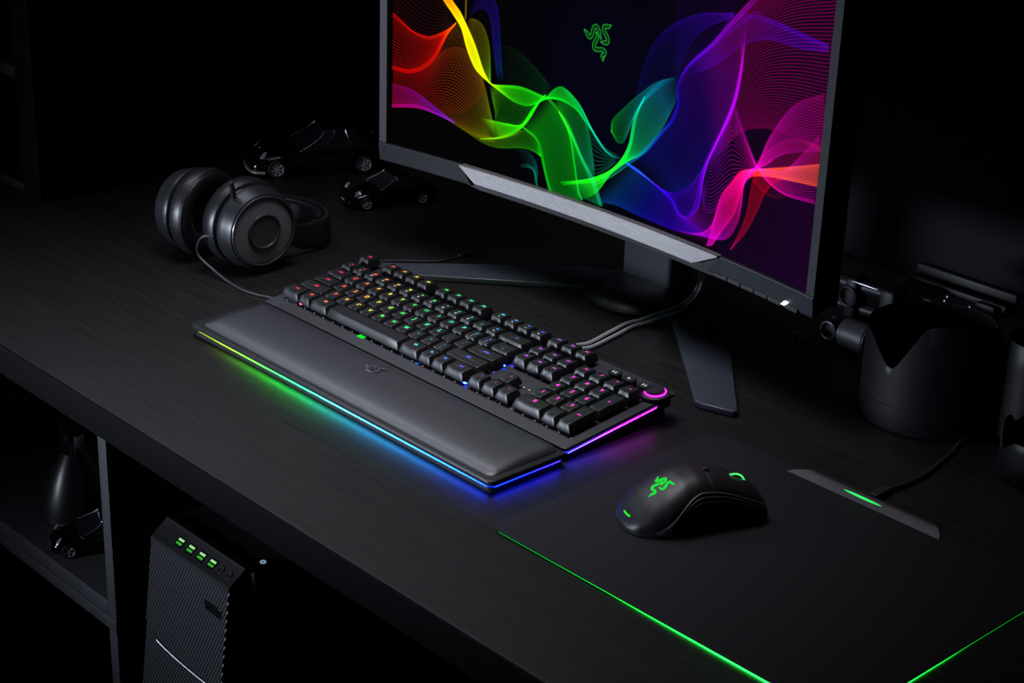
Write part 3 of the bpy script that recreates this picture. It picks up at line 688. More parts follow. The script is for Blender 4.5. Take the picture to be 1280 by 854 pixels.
path = [(PX0 + .9 + 2, PY0 + 12 - 3, 1.35), (PX0 + 4, PY0 + 4, 1.35), (PX0 + 11, PY0 + .9, 1.35)] + [(PX0 + 14 + (PX1 - PX0 - 28) * i / 50, PY0 + .7, 1.35) for i in range(51)] + [(PX1 - 4, PY0 + 4, 1.35)] + [(PX1 - .7, PY0 + 14 + 230 * i / 40, 1.35) for i in range(41)]
mb.tube(path, .45, 6, col=mcol)
for i in range(40):
    x0 = PX0 + 14 + 8.3 * i; mb.add([(x0, PY0 + .4, .8), (x0 + 8.3, PY0 + .4, .8), (x0 + 8.3, PY0 + 1.4, .4), (x0, PY0 + 1.4, .4)], [(0, 1, 2, 3)], None, mcol)
for i in range(28):
    y0 = PY0 + 14 + 8.3 * i; mb.add([(PX1 - .4, y0, .8), (PX1 - .4, y0 + 8.3, .8), (PX1 - 1.4, y0 + 8.3, .4), (PX1 - 1.4, y0, .4)], [(0, 1, 2, 3)], None, mcol)
mb.build('light_strip', M['e_attr'], mm, local=False)
# charging bar along the back edge: a sloped face with a thin lit slot
mb = MB()
prof = [(118, 3.9, 579, 738), (122, 5.9, 584, 735.5), (126, 7.9, 592, 731), (128, 8.6, 597, 727), (130, 8.5, 599, 724), (133, 6, 601, 722), (136, .5, 601, 722)]
rings = [[(x0, y, z), (x0 + 6, y, z + .01), ((x0 + x1) / 2, y, z + .02), (x1 - 6, y, z + .01), (x1, y, z)] for y, z, x0, x1 in prof]
bot = [[(x, y, 3.7 if y < 130.5 else .4) for x, y, z in r] for r in rings]
mb.loft([list(r) + list(reversed(b)) for r, b in zip(rings, bot)])
M['barplastic'] = mat('charging_bar_plastic', (.018, .018, .023), .5, spec=.35)
bar = mb.build('charging_bar', M['barplastic'], mm, local=False)
mb = MB(); pts = []
for k in range(24):
    a = 2 * PI * k / 24; u, v = 19.5 * math.cos(a), 0.85 * math.sin(a)
    y = 123.6 + v * .87
    pts.append((656 + u, y, 3.9 + (y - 118) * .508 + .35))
mb.add([p for p in pts] + [(p[0], p[1], p[2] - .5) for p in pts], [tuple(range(24))] + [(i, (i + 1) % 24, 24 + (i + 1) % 24, 24 + i) for i in range(24)], None, lambda x, y, z: tuple(q * (1.3 - abs(x - 656) / 26) for q in (.04, 1.3, .22)))
mb.build('charge_light', M['e_attr'], mm, local=False)
mb = MB(); mb.tube(spline([(657, 140, 4), (657, 158, 3.4), (660, 184, 2.6), (659, 215, 2.4), (650, 263, 2.4), (641, 305, 2.4), (652, 385, 2.4), (640, 520, 2.4)], 60), [2.9] * 6 + [2.2] * 54, 8); mb.build('cable', M['rubber'], mm, local=False)
mb = MB(); mb.box(653, 661, 136.2, 160, .6, 6.6, 1.2); mb.build('cable_plug', M['rubber'], mm, local=False)
# ------------------------------------------------------------------ mouse
ms = thing('mouse', 'black ribbed computer mouse with a glowing green emblem on the mat', 'mouse', (579, -10, 3.8), (0, 0, R(-24)))
ms.scale = (1, .965, 1)
HY = [(-63, 5.5), (-60.5, 9.5), (-56, 14.5), (-45, 24), (-30, 33.5), (-15, 40.5), (0, 43), (15, 41), (30, 36.8), (45, 30.5), (56, 24), (61.5, 18.5), (63, 12)]
WY = [(-63, 11), (-60.5, 19), (-56, 24.5), (-45, 31), (-30, 34.5), (-15, 34), (0, 32), (20, 30.5), (40, 31), (55, 30.5), (61, 28), (63, 25)]
def lerp(T, y): return float(np.interp(y, [a for a, _ in T], [b for _, b in T]))
_ys = np.linspace(-63, 63, 127)
def _sm(T):
    v = np.array([lerp(T, y) for y in _ys]); k = np.array([1, 2, 3, 2, 1]) / 9.
    p = np.r_[v[0], v[0], v, v[-1], v[-1]]; q = np.convolve(p, k, 'valid'); q[0], q[-1] = v[0], v[-1]; return q
_h, _w = _sm(HY), _sm(WY)
def shell(y, a, off=0.):
    h = float(np.interp(y, _ys, _h)) + off; w = float(np.interp(y, _ys, _w)) + off
    c, s = math.cos(a), math.sin(a)
    z = 1.6 + (h - 1.6) * abs(s) ** .82
    tuck = 1 - .10 * (1 - abs(s)) ** 2 - .05 * math.exp(-((y - 15) / 28) ** 2) * (1 - abs(s))
    return (w * tuck * (1 if c > 0 else -1) * abs(c) ** .78, y, z)
mb = MB(); rings = []
for y in list(np.linspace(-63, -54, 8)) + list(np.linspace(-51, 54, 36)) + list(np.linspace(56, 63, 8)):
    rings.append([shell(y, PI * k / 44) for k in range(45)])
mb.loft([[(r[0][0] * .93, r[0][1], .5)] + r + [(r[-1][0] * .93, r[-1][1], .5)] for r in rings])
mb.build('shell', M['mouse'], ms, sharp=50)
# tail lip
mb = MB(); rr = []
for y in list(np.linspace(-63.6, -54, 8)) + list(np.linspace(-50, -32, 5)):
    p = shell(max(-63, y), 0); rr.append((p[0] * 1.02 + .2, y))
P = rr + [(-x, y) for x, y in reversed(rr)]
mb.slab(P, .4, 6.0, 1.5, .3); mb.build('tail_lip', M['satin'], ms)
for sg, nm in ((1, 'side_grip'), (-1, 'side_grip')):
    mb = MB(); rings = []; NU, NVv = 64, 76
    for i in range(NU + 1):
        u = i / NU; y = -46 + 105 * u
        top = .10 + .74 * smoothstep(0, .42, u) - .16 * smoothstep(.5, 1, u)
        r = []
        for j in range(NVv + 1):
            v = j / NVv; a = .03 + (top - .03) * v
            e = min(1, min(v, 1 - v) * 12, min(u, 1 - u) * 14)
            d = (.3 + 1.4 * (.5 + .5 * math.sin(2 * PI * 7 * v - 1.2))) * e - .25 * (1 - e)
            x, yy, z = shell(y, a, d); r.append((sg * x, yy, z))
        rings.append(r)
    mb.loft(rings, False, False, closed=False); mb.build(nm, M['grip'], ms, sharp=70)
for sg in (-1, 1):
    mb = MB(); rings = []
    for i in range(33):
        u = i / 32; y = 8 + 54 * u
        a0, a1 = PI / 2 - .05 * sg * 0 + (.05), PI / 2 + .78
        r = []
        for j in range(25):
            v = j / 24; e = min(1, min(v, 1 - v) * 16, min(u, 1 - u) * 20)
            yo = 16 * abs(v - .0) * 0
            x, yy, z = shell(y, a0 + (a1 - a0) * v, .45 * e - .15); r.append((-sg * x, yy, z))
        rings.append(r)
    mb.loft(rings, False, False, closed=False); mb.build('main_button', M['mouse'], ms, sharp=70)
mb = MB(); mb.box(-5.5, 5.5, 24, 54, 18, 33.2, 2); mb.lathe([(0, 0)] , 3) if 0 else None
slot = MB()
for i in range(1): slot.slab(rrect(-5, 5, 25, 53, 5, 6), 22, 33.6, .6)
wl = MB().lathe([(0, -3.6), (10.2, -3.6), (11.4, -2.4), (11.6, 0), (11.4, 2.4), (10.2, 3.6), (0, 3.6)], 40, Tm(0, 38, 23.6) @ Rm(90, 'Y')).build('scroll_wheel', M['rubber'], ms)
mb = MB()
for sx in (2.6,): mb.tube([(sx, 38 + 11.5 * math.cos(a), 23.6 + 11.5 * math.sin(a)) for a in [2 * PI * k / 40 for k in range(40)]], .85, 6, True)
mb.build('wheel_light', emit('wheel_green', (.10, 1, .22), 1.0), ms)
def shell_top(x, y, off):
    lo, hi = .2, PI / 2
    for _ in range(40):
        m_ = (lo + hi) / 2
        if shell(y, m_)[0] > abs(x): lo = m_
        else: hi = m_
    q = shell(y, hi, off); return (x, y, q[2])
mb = MB()
for L in EMBLEM:
    P = spline([(x * .56 + .5, y * .56 - 31) for x, y in L], 46)
    mb.tube([shell_top(x, y, .1) for x, y in P], [.2 + 1.15 * math.sin(PI * min(1, max(0, .1 + .9 * k / 45))) ** .6 for k in range(46)], 6)
mb.build('emblem', emit('emblem_green', (.015, .75, .05), 1.0), ms)
mb = MB(); mb.tube([shell_top(x, -59.2 + .012 * x * x, .2) for x in np.linspace(-3, 7.5, 10)], .85, 6); mb.build('tail_light', emit('tail_green', (.03, 1, .02), 1.0), ms)
mb = MB(); mb.slab(rrect(-2.6, 2.6, 9, 15, 1.5, 3), 40.5, 43.2, .5); mb.build('speed_button', M['rubber'], ms)

# ------------------------------------------------------------------ headphones
hp = thing('headphones', 'black over-ear headphones lying on the desk left of the keyboard', 'headphones', (-170, 90, 0))
M['grille'] = mat('speaker_grille', (.02, .02, .025), .35, spec=.6)
nt = M['grille'].node_tree; b = nt.nodes['Principled BSDF']
tc = nt.nodes.new('ShaderNodeTexCoord'); mp = nt.nodes.new('ShaderNodeMapping'); mp.inputs['Scale'].default_value = (0, 420, 420); mp.inputs['Rotation'].default_value = (R(30), 0, 0)
vo = nt.nodes.new('ShaderNodeTexVoronoi'); vo.inputs['Scale'].default_value = 1; vo.inputs['Randomness'].default_value = 0
rp = nt.nodes.new('ShaderNodeMapRange'); rp.inputs['From Min'].default_value = .30; rp.inputs['From Max'].default_value = .42; rp.inputs['To Min'].default_value = .0; rp.inputs['To Max'].default_value = 1
mx = nt.nodes.new('ShaderNodeMix'); mx.data_type = 'RGBA'; mx.inputs[6].default_value = (.003, .003, .004, 1); mx.inputs[7].default_value = (.32, .32, .36, 1)
nt.links.new(tc.outputs['Object'], mp.inputs['Vector']); nt.links.new(mp.outputs['Vector'], vo.inputs['Vector']); nt.links.new(vo.outputs['Distance'], rp.inputs['Value'])
nt.links.new(rp.outputs['Result'], mx.inputs[0]); nt.links.new(mx.outputs[2], b.inputs['Base Color'])
def cup(cx, cy, cz, ang, side):
    X = Tm(cx, cy, cz) @ Rm(ang, 'Z') @ Rm(90, 'Y')
    sh = MB().lathe([(37, -2.5), (39.5, -.6), (41.5, -1), (42.4, -3), (43.6, -8), (45.4, -14), (46.6, -19), (46.2, -22), (43, -24), (0, -24.2)], 64, X)
    e = sh.build('ear_cup', M['cup'], hp, local=False)
    MB().lathe([(0, -3), (37, -3), (36.8, -1.8), (28, -.4), (20, 0), (0, 0)], 64, X).build('grille', M['grille'], e, local=False)
    mb = MB(); mb.tube([tuple(X @ Vector((38.6 * math.cos(a), 38.6 * math.sin(a), .1))) for a in [2 * PI * k / 64 for k in range(64)]], 1.5, 8, True); mb.build('rim_ring', M['hpring'], e, local=False)
    mb = MB(); mb.tube([tuple(X @ Vector((18.6 * math.cos(a), 18.6 * math.sin(a), 2.3))) for a in [2 * PI * k / 64 for k in range(64)]], .9, 8, True); mb.build('disc_ring', M['hpring'], e, local=False)
    MB().lathe([(0, -.5), (20.4, -.5), (20.6, 1.6), (19.6, 2.5), (17.6, 2.2), (17.0, 1.4), (0, 1.0)], 56, X)    .build('centre_disc', M['disc'], e, local=False)
    MB().lathe([(30, -24), (43.5, -24.2), (44.5, -25.5), (43.5, -27), (30, -27)], 64, X).build('groove_ring', M['gloss'], e, local=False)
    prof = [(24, -27), (44, -27), (47.5, -28), (49.2, -31), (49.8, -37), (49.6, -43), (48.4, -47), (45.5, -49.6), (41, -50.4), (35, -49.6), (30, -47), (27, -43), (26, -38), (24, -34)]
    mb = MB(); mb.lathe(prof, 64, X); mb.build('ear_cushion', M['pad'], e, local=False)
    mb = MB(); mb.tube([tuple(X @ Vector((48.9 * math.cos(a), 48.9 * math.sin(a), -46.6))) for a in [2 * PI * k / 64 for k in range(64)]], .55, 6, True); mb.build('cushion_seam', M['pad'], e, local=False)
    sm = MB(); sm.tube([tuple(X @ Vector((4 if side == 'l' else 8, -rr_, zz))) if side == 'r' else tuple(X @ Vector((4, rr_, zz))) for rr_, zz in ((47.6, -28), (49.5, -31), (50.0, -37), (49.8, -43), (48.6, -47))], .6, 6); sm.build('stitched_seam', M['hpring'], e, local=False)
    if side == 'r':
        mc = MB(); p0 = X @ Vector((-38, -26, -17)); p1 = p0 + Vector((0, -4, 20))
        mc.tube([p0, p0 + (p1 - p0) * .2, p0 + (p1 - p0) * .92, p1], [2.6, 3.1, 2.9, 1.4], 12); mc.build('microphone', M['black'], hp, local=False)
    return X
XR = cup(-98, 48, 50.3, -4, 'r'); cup(-227, 26, 50.3, 193, 'l')
# headband: a padded strip standing on edge, curving behind the cups
def band(name, path, h, th, m, z, n=60, par=None):
    P = spline(path, n); rings = []
    for i in range(n):
        a, b_ = P[max(0, i - 1)], P[min(n - 1, i + 1)]; t = Vector((b_[0] - a[0], b_[1] - a[1], 0)).normalized(); nn = Vector((-t.y, t.x, 0))
        zc = P[i][2] if len(P[i]) > 2 else z; hh = h(i / (n - 1)) if callable(h) else h; r = []
        for k in range(16):
            an = 2 * PI * k / 16; cx = abs(math.cos(an)) ** .5 * (1 if math.cos(an) > 0 else -1); cz = abs(math.sin(an)) ** .5 * (1 if math.sin(an) > 0 else -1)
            r.append((P[i][0] + nn.x * cx * th / 2, P[i][1] + nn.y * cx * th / 2, zc + cz * hh / 2))
        rings.append(r)
    mb = MB(); mb.loft(rings); return mb.build(name, m, par or hp, local=False, sharp=50)
band('headband', [(-122, 130, 21), (-126, 150, 19.5), (-142, 168, 18.6), (-170, 178, 18.4), (-205, 174, 18.6), (-236, 152, 20), (-248, 122, 22)], 34, 7, M['satin'], 0)
band('headband_padding', [(-133, 148, 21), (-147, 160, 20), (-170, 168, 19.6), (-203, 164, 20), (-230, 145, 21)], 31, 9, M['pad'], 0)
band('yoke', [(-118, 84, 40), (-119, 100, 30), (-121, 118, 22), (-122, 136, 21)], lambda t: 26 + 6 * t, 5, M['black'], 0, 30)
band('yoke', [(-243, 64, 40), (-247, 84, 30), (-249, 104, 23), (-248, 126, 22)], lambda t: 26 + 6 * t, 5, M['black'], 0, 30)
for px, py, rz in ((-118, 88, 0), (-243, 68, 0)):
    MB().lathe([(0, -6), (7, -6), (8, -4), (8, 4), (7, 6), (0, 6)], 24, Tm(px, py, 42) @ Rm(90, 'Y')).build('hinge', M['satin'], hp, local=False)
mb = MB(); mb.tube(spline([(-128, 3, 46), (-138, -3, 44), (-147, -5, 34), (-148, -4, 20), (-128, 0, 9), (-99, 1, 2.2), (-64, 0, 2), (-38, 8, 2), (-25, 17, 2), (-33, 50, 2), (-48, 100, 2), (-53, 145, 2), (-42, 180, 2), (-22, 203, 2), (-8, 222, 2), (-4, 250, 2)], 120), 1.35, 8)
mb.build('cable', M['cable'], hp, local=False)
MB().tube([(-4, 249, 2.6), (-3.6, 253, 2.6), (-2, 266, 2.6)], [2.2, 2.9, 2.9], 10).build('plug', M['black'], hp, local=False)

# ------------------------------------------------------------------ model cars
def wheel(par, x, y, z, r, w, side, spokes):
    X = Tm(x, y, z) @ Rm(-90 * side, 'X')
    t = MB(); t.lathe([(r * .66, -w / 2), (r * .92, -w / 2), (r, -w * .3), (r, w * .3), (r * .92, w / 2), (r * .72, w / 2), (r * .66, w * .36), (r * .66, -w / 2)], 32, X)
    o = t.build('wheel', M['tyre'], par)
    m = MB(); m.lathe([(0, -w * .2), (r * .66, -w * .2), (r * .66, -w * .05), (0, -w * .05)], 24, X); 
    m.build('brake_disc', M['rig'], o)
    m = MB()
    rg = [(r * .69 * math.cos(a), r * .69 * math.sin(a), w * .42) for a in [2 * PI * k / 32 for k in range(32)]]
    m.tube(rg, r * .055, 6, True, mtx=X)
    for k in range(spokes):
        a = 2 * PI * k / spokes + .3
        for da in (-.16, .16):
            m.tube([(r * .12 * math.cos(a), r * .12 * math.sin(a), w * .34), (r * .66 * math.cos(a + da), r * .66 * math.sin(a + da), w * .40)], r * .055, 6, mtx=X)
    m.lathe([(0, w * .2), (r * .2, w * .2), (r * .18, w * .42), (0, w * .45)], 16, X)
    m.build('rim', M['rim'], o)
def car(name, label, loc, rotz, P):
    c = thing(name, label, 'model car', loc, (0, 0, rotz), 'model cars')
    L0, L1, W = P['rear'], P['front'], P['w'] / 2
    # body: cross sections along x
    rings = []
    for x in np.linspace(0, 1, 41):
        xx = L0 + (L1 - L0) * x
        h = float(np.interp(x, *P['deck'])); zb = float(np.interp(x, [0, .06, .2, .8, .95, 1], [P['clr'] + 5, P['clr'] + 1, P['clr'], P['clr'], P['clr'] + .6, P['clr'] + 2.5]))
        w = W * float(np.interp(x, *P['plan']))
        m_ = zb + (h - zb) * .55
        half = [(w * .90, zb), (w * .97, zb + 1.5), (w, m_ - 2), (w * .995, m_ + 1), (w * .93, h - 2.6), (w * .86, h - 1.0), (w * .70, h - .1), (w * .4, h + .8), (0, h + 1.0)]
        rings.append([(xx, -y, z) for y, z in half] + [(xx, y, z) for y, z in reversed(half[:-1])])
    MB().loft(rings).build('body', M['car'], c, sharp=40)
    # cabin: rings from belt line to roof
    g = P['cabin']; rr = []
    for k in range(9):
        t = k / 8; s_ = math.sin(t * PI / 2)
        x0 = g['x0'] + (g['r0'] - g['x0']) * s_ ** 1.0; x1 = g['x1'] + (g['r1'] - g['x1']) * s_; w = g['w'] + (g['rw'] - g['w']) * t ** 1.4
        z = g['z'] + (g['rz'] - g['z']) * (t if t < .8 else .8 + (t - .8) * .8)
        rr.append([(x, y, z) for x, y in rrect(x0, x1, -w, w, min(5, w * .3), 4)])
    q = rr[-1]; cx = sum(p[0] for p in q) / len(q)
    rr.append([(cx + (x - cx) * .7, y * .7, z + 1.2) for x, y, z in q])
    cab = MB().loft(rr).build('cabin', M['glass'], c, sharp=40)
    # roof skin and pillars in paint over the glass
    def cabp(t, fx, sy, off=.35):
        s_ = math.sin(t * PI / 2); x0 = g['x0'] + (g['r0'] - g['x0']) * s_; x1 = g['x1'] + (g['r1'] - g['x1']) * s_; w = g['w'] + (g['rw'] - g['w']) * t ** 1.4
        z = g['z'] + (g['rz'] - g['z']) * (t if t < .8 else .8 + (t - .8) * .8)
        return (x0 + (x1 - x0) * fx, sy * (w + off), z)
    mb = MB(); mb.loft([[(cx + (x - cx) * k, y * k, z + dz) for x, y, z in q] for k, dz in ((1.02, -.6), (1.0, .5), (.72, 1.7), (.3, 2.0))]); mb.build('roof', M['car'], c, sharp=50)
    for sy in (-1, 1):
        for fx in P['pillars']:
            mb = MB(); mb.tube([cabp(t, fx if fx not in (0, 1) else (.04 if fx == 0 else .96), sy) for t in np.linspace(0, .95, 6)], P.get('pr', 1.0), 6); mb.build('pillar', M['chrome'] if fx in P['bright'] else M['car'], c)
        mb = MB(); mb.tube([cabp(.02, f, sy, .5) for f in np.linspace(.05, .97, 12)], .5, 6); mb.build('window_trim', M['rig'], c)
        mb = MB(); mb.tube([cabp(t, .98, sy, .2) for t in np.linspace(0, .9, 6)], .45, 6); mb.build('windscreen_trim', M['rim'], c)
        mb = MB(); mb.lathe([(0, -2.4), (2.2, -1.6), (2.6, 0), (2.0, 1.8), (0, 2.2)], 14, Tm(g['x1'] - 5, sy * (W * .99 + 2), g['z'] + 2) @ Matrix.Diagonal((.7, 1.3, .8, 1))); mb.build('mirror', M['car'], c)
        hx, hy, hz, ha, hb = P['lamp']
        mb = MB(); mb.lathe([(0, -1), (1, -.6), (1, .3), (.7, .8), (0, 1)], 20, Tm(hx, sy * hy, hz) @ Rm(sy * 22, 'Z') @ Rm(P.get('lamptilt', 50), 'Y') @ Matrix.Diagonal((ha, hb, 1.6, 1))); mb.build('headlight', M['lamp'], c)
        for wx in (P['fa'], P['ra']): wheel(c, wx, sy * (W - P['ww'] / 2 + .6), P['wr'], P['wr'], P['ww'], sy, P['spokes'])
    n = P.get('lip')
    if n:
        mb = MB(); mb.tube(spline([(L1 - 17, -W * .93, P['clr'] + 2.2), (L1 - 4, -W * .76, P['clr'] + 2), (L1 + 1.2, -W * .3, P['clr'] + 2), (L1 + 1.8, 0, P['clr'] + 2), (L1 + 1.2, W * .3, P['clr'] + 2), (L1 - 4, W * .76, P['clr'] + 2), (L1 - 17, W * .93, P['clr'] + 2.2)], 40), n, 8)
        mb.build('front_lip', M['whiteplastic'], c)
        for sy in (-1, 1): mb = MB(); mb.box(L1 - 4.5, L1 - 1.6, sy * W * .42 - 4.5, sy * W * .42 + 4.5, P['clr'] + 7, P['clr'] + 9, .6); mb.build('fog_lamp', M['lamp'], c)
        MB().box(L1 - 2, L1 + .6, -W * .3, W * .3, P['clr'] + 5, P['clr'] + 12, 1).build('grille', M['tyre'], c)
    else:
        MB().box(L1 - 2.5, L1 + .5, -6, 6, P['clr'] + 4.5, P['clr'] + 6, .5).build('number_plate', M['lamp'], c)
    return c
big = dict(rear=-93, front=89, w=80, clr=5, deck=([0, .05, .2, .42, .62, .8, .94, 1], [27, 31, 33.5, 34, 32.5, 29.5, 24, 17]), plan=([0, .05, .15, .3, .5, .75, .9, .97, 1], [.74, .88, .98, 1, .96, 1, .93, .78, .6]),
           cabin=dict(x0=-76, x1=29, r0=-46, r1=-6, w=35, rw=26, z=32, rz=58), pillars=(.0, .30, .66, 1), bright=(.66, .30), lamp=(73, 27, 25.5, 8, 4), fa=57, ra=-56, wr=11.6, ww=10, spokes=7, lip=1.9, pr=.9)
car('model_car', 'large black model sports coupe with pale front lip behind the headphones', (-374.5, 327, 0), R(244.3), big)
small = dict(rear=-61, front=57, w=56, clr=3.6, deck=([0, .08, .25, .45, .62, .8, .93, 1], [14, 20, 24, 24, 22.5, 20.5, 17, 11.5]), plan=([0, .06, .18, .35, .5, .75, .9, .97, 1], [.66, .86, .99, 1, .95, .98, .90, .74, .55]),
             cabin=dict(x0=-44, x1=18, r0=-20, r1=-4, w=24, rw=17.5, z=22.5, rz=35.5), pillars=(.0, .45, 1), bright=(), lamp=(44, 19.5, 19.6, 4.2, 4.2), lamptilt=40, fa=36, ra=-36.5, wr=8, ww=7, spokes=6, lip=None, pr=.8)
car('model_car', 'small black model car with round headlights below the monitor corner', (-212, 313, 0), R(251.6), small)
suv = dict(rear=-58, front=56, w=52, clr=4.5, deck=([0, .05, .2, .45, .65, .82, .94, 1], [22, 25, 26, 26, 25, 23, 19, 13]), plan=([0, .06, .18, .35, .5, .75, .9, .97, 1], [.8, .92, 1, 1, .99, 1, .93, .8, .64]),
           cabin=dict(x0=-54, x1=24, r0=-44, r1=-2, w=23.5, rw=18, z=25, rz=40), pillars=(.0, .35, .62, 1), bright=(), lamp=(47, 19, 20, 6, 3), fa=36, ra=-36, wr=9, ww=7.5, spokes=5, lip=None, pr=.9)
car('model_car', 'black model car in the cube shelf beside the flask', (-252, -90, -356), R(244), suv)
rc = car('model_car', 'black model roadster with a long aerial half hidden behind the monitor', (-372, 480, 0), R(205), dict(small, front=62))
MB().tube([(40, 18, 20), (47, 20, 30), (110, 60, 74)], [.7, .5, .3], 6).build('aerial', M['rig'], rc)
mb = MB(); mb.box(48, 54, -22, 22, 33, 35, .8); mb.box(49, 52, -16, -13, 20, 34, .5); mb.box(49, 52, 13, 16, 20, 34, .5); mb.build('spoiler', M['rig'], rc)

# ------------------------------------------------------------------ petal lens hoods
def hood(name, label, cx, cy, rad, table, groove, flare=0., n=144, wall=2.2):
    h = thing(name, label, 'lens hood', (cx, cy, 0), (0, 0, 0), 'lens hoods')
    A = [a for a, _ in table]; H = [b for _, b in table]
    pts_o = []
    def ht(i):
        a = (360. * i / n); a = a if a < 180 else a - 360
        return float(np.interp(a, A, H))
    hs = np.array([ht(i) for i in range(n)]); k = np.array([1, 2, 1]) / 4.
    for _ in range(2): hs = np.convolve(np.r_[hs[-1], hs, hs[0]], k, 'valid')
    def ring(r, f, cap=0., z0=None):
        out = []
        for i in range(n):
            a = 2 * PI * i / n; z = z0 if z0 is not None else f * (hs[i] - cap)
            rr = r + flare * (z / 100.)
            out.append((rr * math.cos(a), rr * math.sin(a), z))
        return out
    low = 16
    rings = [ring(rad - 3, 0, z0=.3), ring(rad - .6, 0, z0=1.2), ring(rad, 0, z0=4)]
    if groove: rings += [ring(rad, 0, z0=25), ring(rad - .7, 0, z0=25.6), ring(rad - .7, 0, z0=26.6), ring(rad, 0, z0=27.2)]
    zz = 28 if groove else 8
    def up(r, t, c=0.): 
        o = []
        for i in range(n):
            a = 2 * PI * i / n; z = zz + (hs[i] - c - zz) * t; rr = r + flare * (z / 100.); o.append((rr * math.cos(a), rr * math.sin(a), z))
        return o
    for t in (.25, .5, .75): rings.append(up(rad, t))
    rings.append(up(rad, 1, .9)); rings.append(up(rad - .6, 1, .15)); rings.append(up(rad - wall + .6, 1, .15)); rings.append(up(rad - wall, 1, .9))
    MB().loft(rings, True, False).build('barrel', M['hood'], h, sharp=40)
    inn = [up(rad - wall - .05, 1, 1.4), up(rad - wall - .05, .5, 1.4), ring(rad - wall, 0, z0=6), ring(rad - wall - 2, 0, z0=4.5)]
    MB().loft(inn, False, True).build('lining', M['hoodin'], h, sharp=40)
    return h
hood('lens_hood', 'large black petal lens hood with a deep notch standing behind the mat', 581, 322, 64,
     [(-180, 88), (-127, 87), (-118, 83), (-105, 72), (-94, 62), (-90, 62), (-80, 80), (-70, 101), (-63, 110), (-56, 112), (-30, 112), (-8, 111), (4, 104), (20, 80), (36, 66), (46, 66), (55, 76), (66, 88), (100, 89), (180, 88)], True)
hood('lens_hood', 'smooth-rimmed black lens hood at the right frame edge, behind the small petal hood', 674, 349, 29, [(-180, 99), (180, 99)], False)
hood('lens_hood', 'small black petal lens hood at the right frame edge, nearest the mat', 727, 294, 42,
     [(-180, 46), (-165, 46), (-150, 42), (-138, 28), (-130, 26), (-118, 34), (-105, 41), (-60, 42), (0, 42), (60, 44), (90, 58), (140, 58), (160, 40), (170, 36), (180, 46)], False)

# ------------------------------------------------------------------ camera rig behind the hood
rg = thing('camera_rig', 'black camera support rig of rods and rails behind the big lens hood', 'camera rig', (480, 440, 0))
def rod(name, p0, p1, r, m='rig'):
    d = Vector(p1) - Vector(p0); n_ = d.normalized()
    MB().tube([Vector(p0), Vector(p0) + n_ * 1.0, Vector(p1) - n_ * 1.0, Vector(p1)], [r * .8, r, r, r * .8], 20).build(name, M[m], rg, local=False)
rod('rod', (388, 420, 55), (470, 424, 56), 7.5); rod('rod', (386, 420, 31), (466, 424, 32), 7)
MB().box(412, 426, 408, 432, 20, 66, 3).build('clamp', M['rig'], rg, local=False)
mb = MB(); mb.tube([(418 + 10 * math.cos(a), 407, 46 + 10 * math.sin(a)) for a in [2 * PI * k / 32 for k in range(32)]], 2, 8, True); mb.build('clamp_ring', M['rig'], rg, local=False)
for p, q in (((421, 408, 64), (452, 410, 63)),): rod('lever', p, q, 1.2, 'screw')
MB().box(452, 470, 412, 436, 22, 64, 3).build('clamp', M['rig'], rg, local=False)
MB().box(440, 556, 446, 500, 47, 55, 1.2).build('base_plate', M['rig'], rg, local=False)
MB().box(440, 560, 492, 502, 55.2, 70, 1.5).build('rail', M['rig'], rg, local=False)
MB().box(440, 560, 474, 480, 55.2, 62, 1.2).build('rail', M['rig'], rg, local=False)
MB().box(530, 552, 466, 472, 55.2, 61, 1).build('stop_block', M['rig'], rg, local=False)
MB().box(470, 530, 452, 496, 0.4, 47, 4).build('riser', M['rig'], rg, local=False)
MB().box(400, 440, 405, 435, 0.4, 22, 3).build('riser', M['rig'], rg, local=False)
for x, y in ((470, 462), (497, 468), (502, 456), (528, 462)):
    MB().lathe([(0, 55.2), (2.6, 55.2), (2.4, 57), (1.2, 57.4), (0, 57)], 16, Tm(x, y, 0)).build('screw', M['screw'], rg, local=False)
mb = MB(); X = Tm(436, 386, 18) @ Rm(90, 'Y')
rings = []
for z in np.linspace(-2, 30, 34):
    r0 = 15.8 if (-1 < z < 29) else 14.6
    rings.append([((r0 + .5 * (((k + int(round(z))) % 2) if 2 < z < 27 else 0)) * math.cos(2 * PI * k / 72), (r0 + .5 * (((k + int(round(z))) % 2) if 2 < z < 27 else 0)) * math.sin(2 * PI * k / 72), z) for k in range(72)])
mb.loft(rings, mtx=X); mb.build('knurled_knob', M['knurl'], rg, local=False, sharp=20)
MB().box(412, 434.5, 378, 404, .5, 25, 5).build('knob_block', M['rig'], rg, local=False)
mb = MB(); mb.tube([(421 + 0 * a, 376.5 + 0, 17) for a in (0,)] if 0 else [(420 + 9 * math.cos(a), 376.5, 17 + 9 * math.sin(a)) for a in [2 * PI * k / 32 for k in range(32)]], 1.6, 8, True); mb.build('knob_ring', M['hpring'], rg, local=False)
rr_ = thing('ring_eyelet', 'small black ring standing on the desk under the monitor right corner', 'ring', (405, 350, 0))
MB().tube([(405 + 7.5 * math.cos(a), 350 - 7.5 * .3 * math.cos(a), 9.6 + 7.5 * math.sin(a)) for a in [2 * PI * k / 32 for k in range(32)]], 1.9, 8, True).build('ring', M['rig'], rr_, local=False)

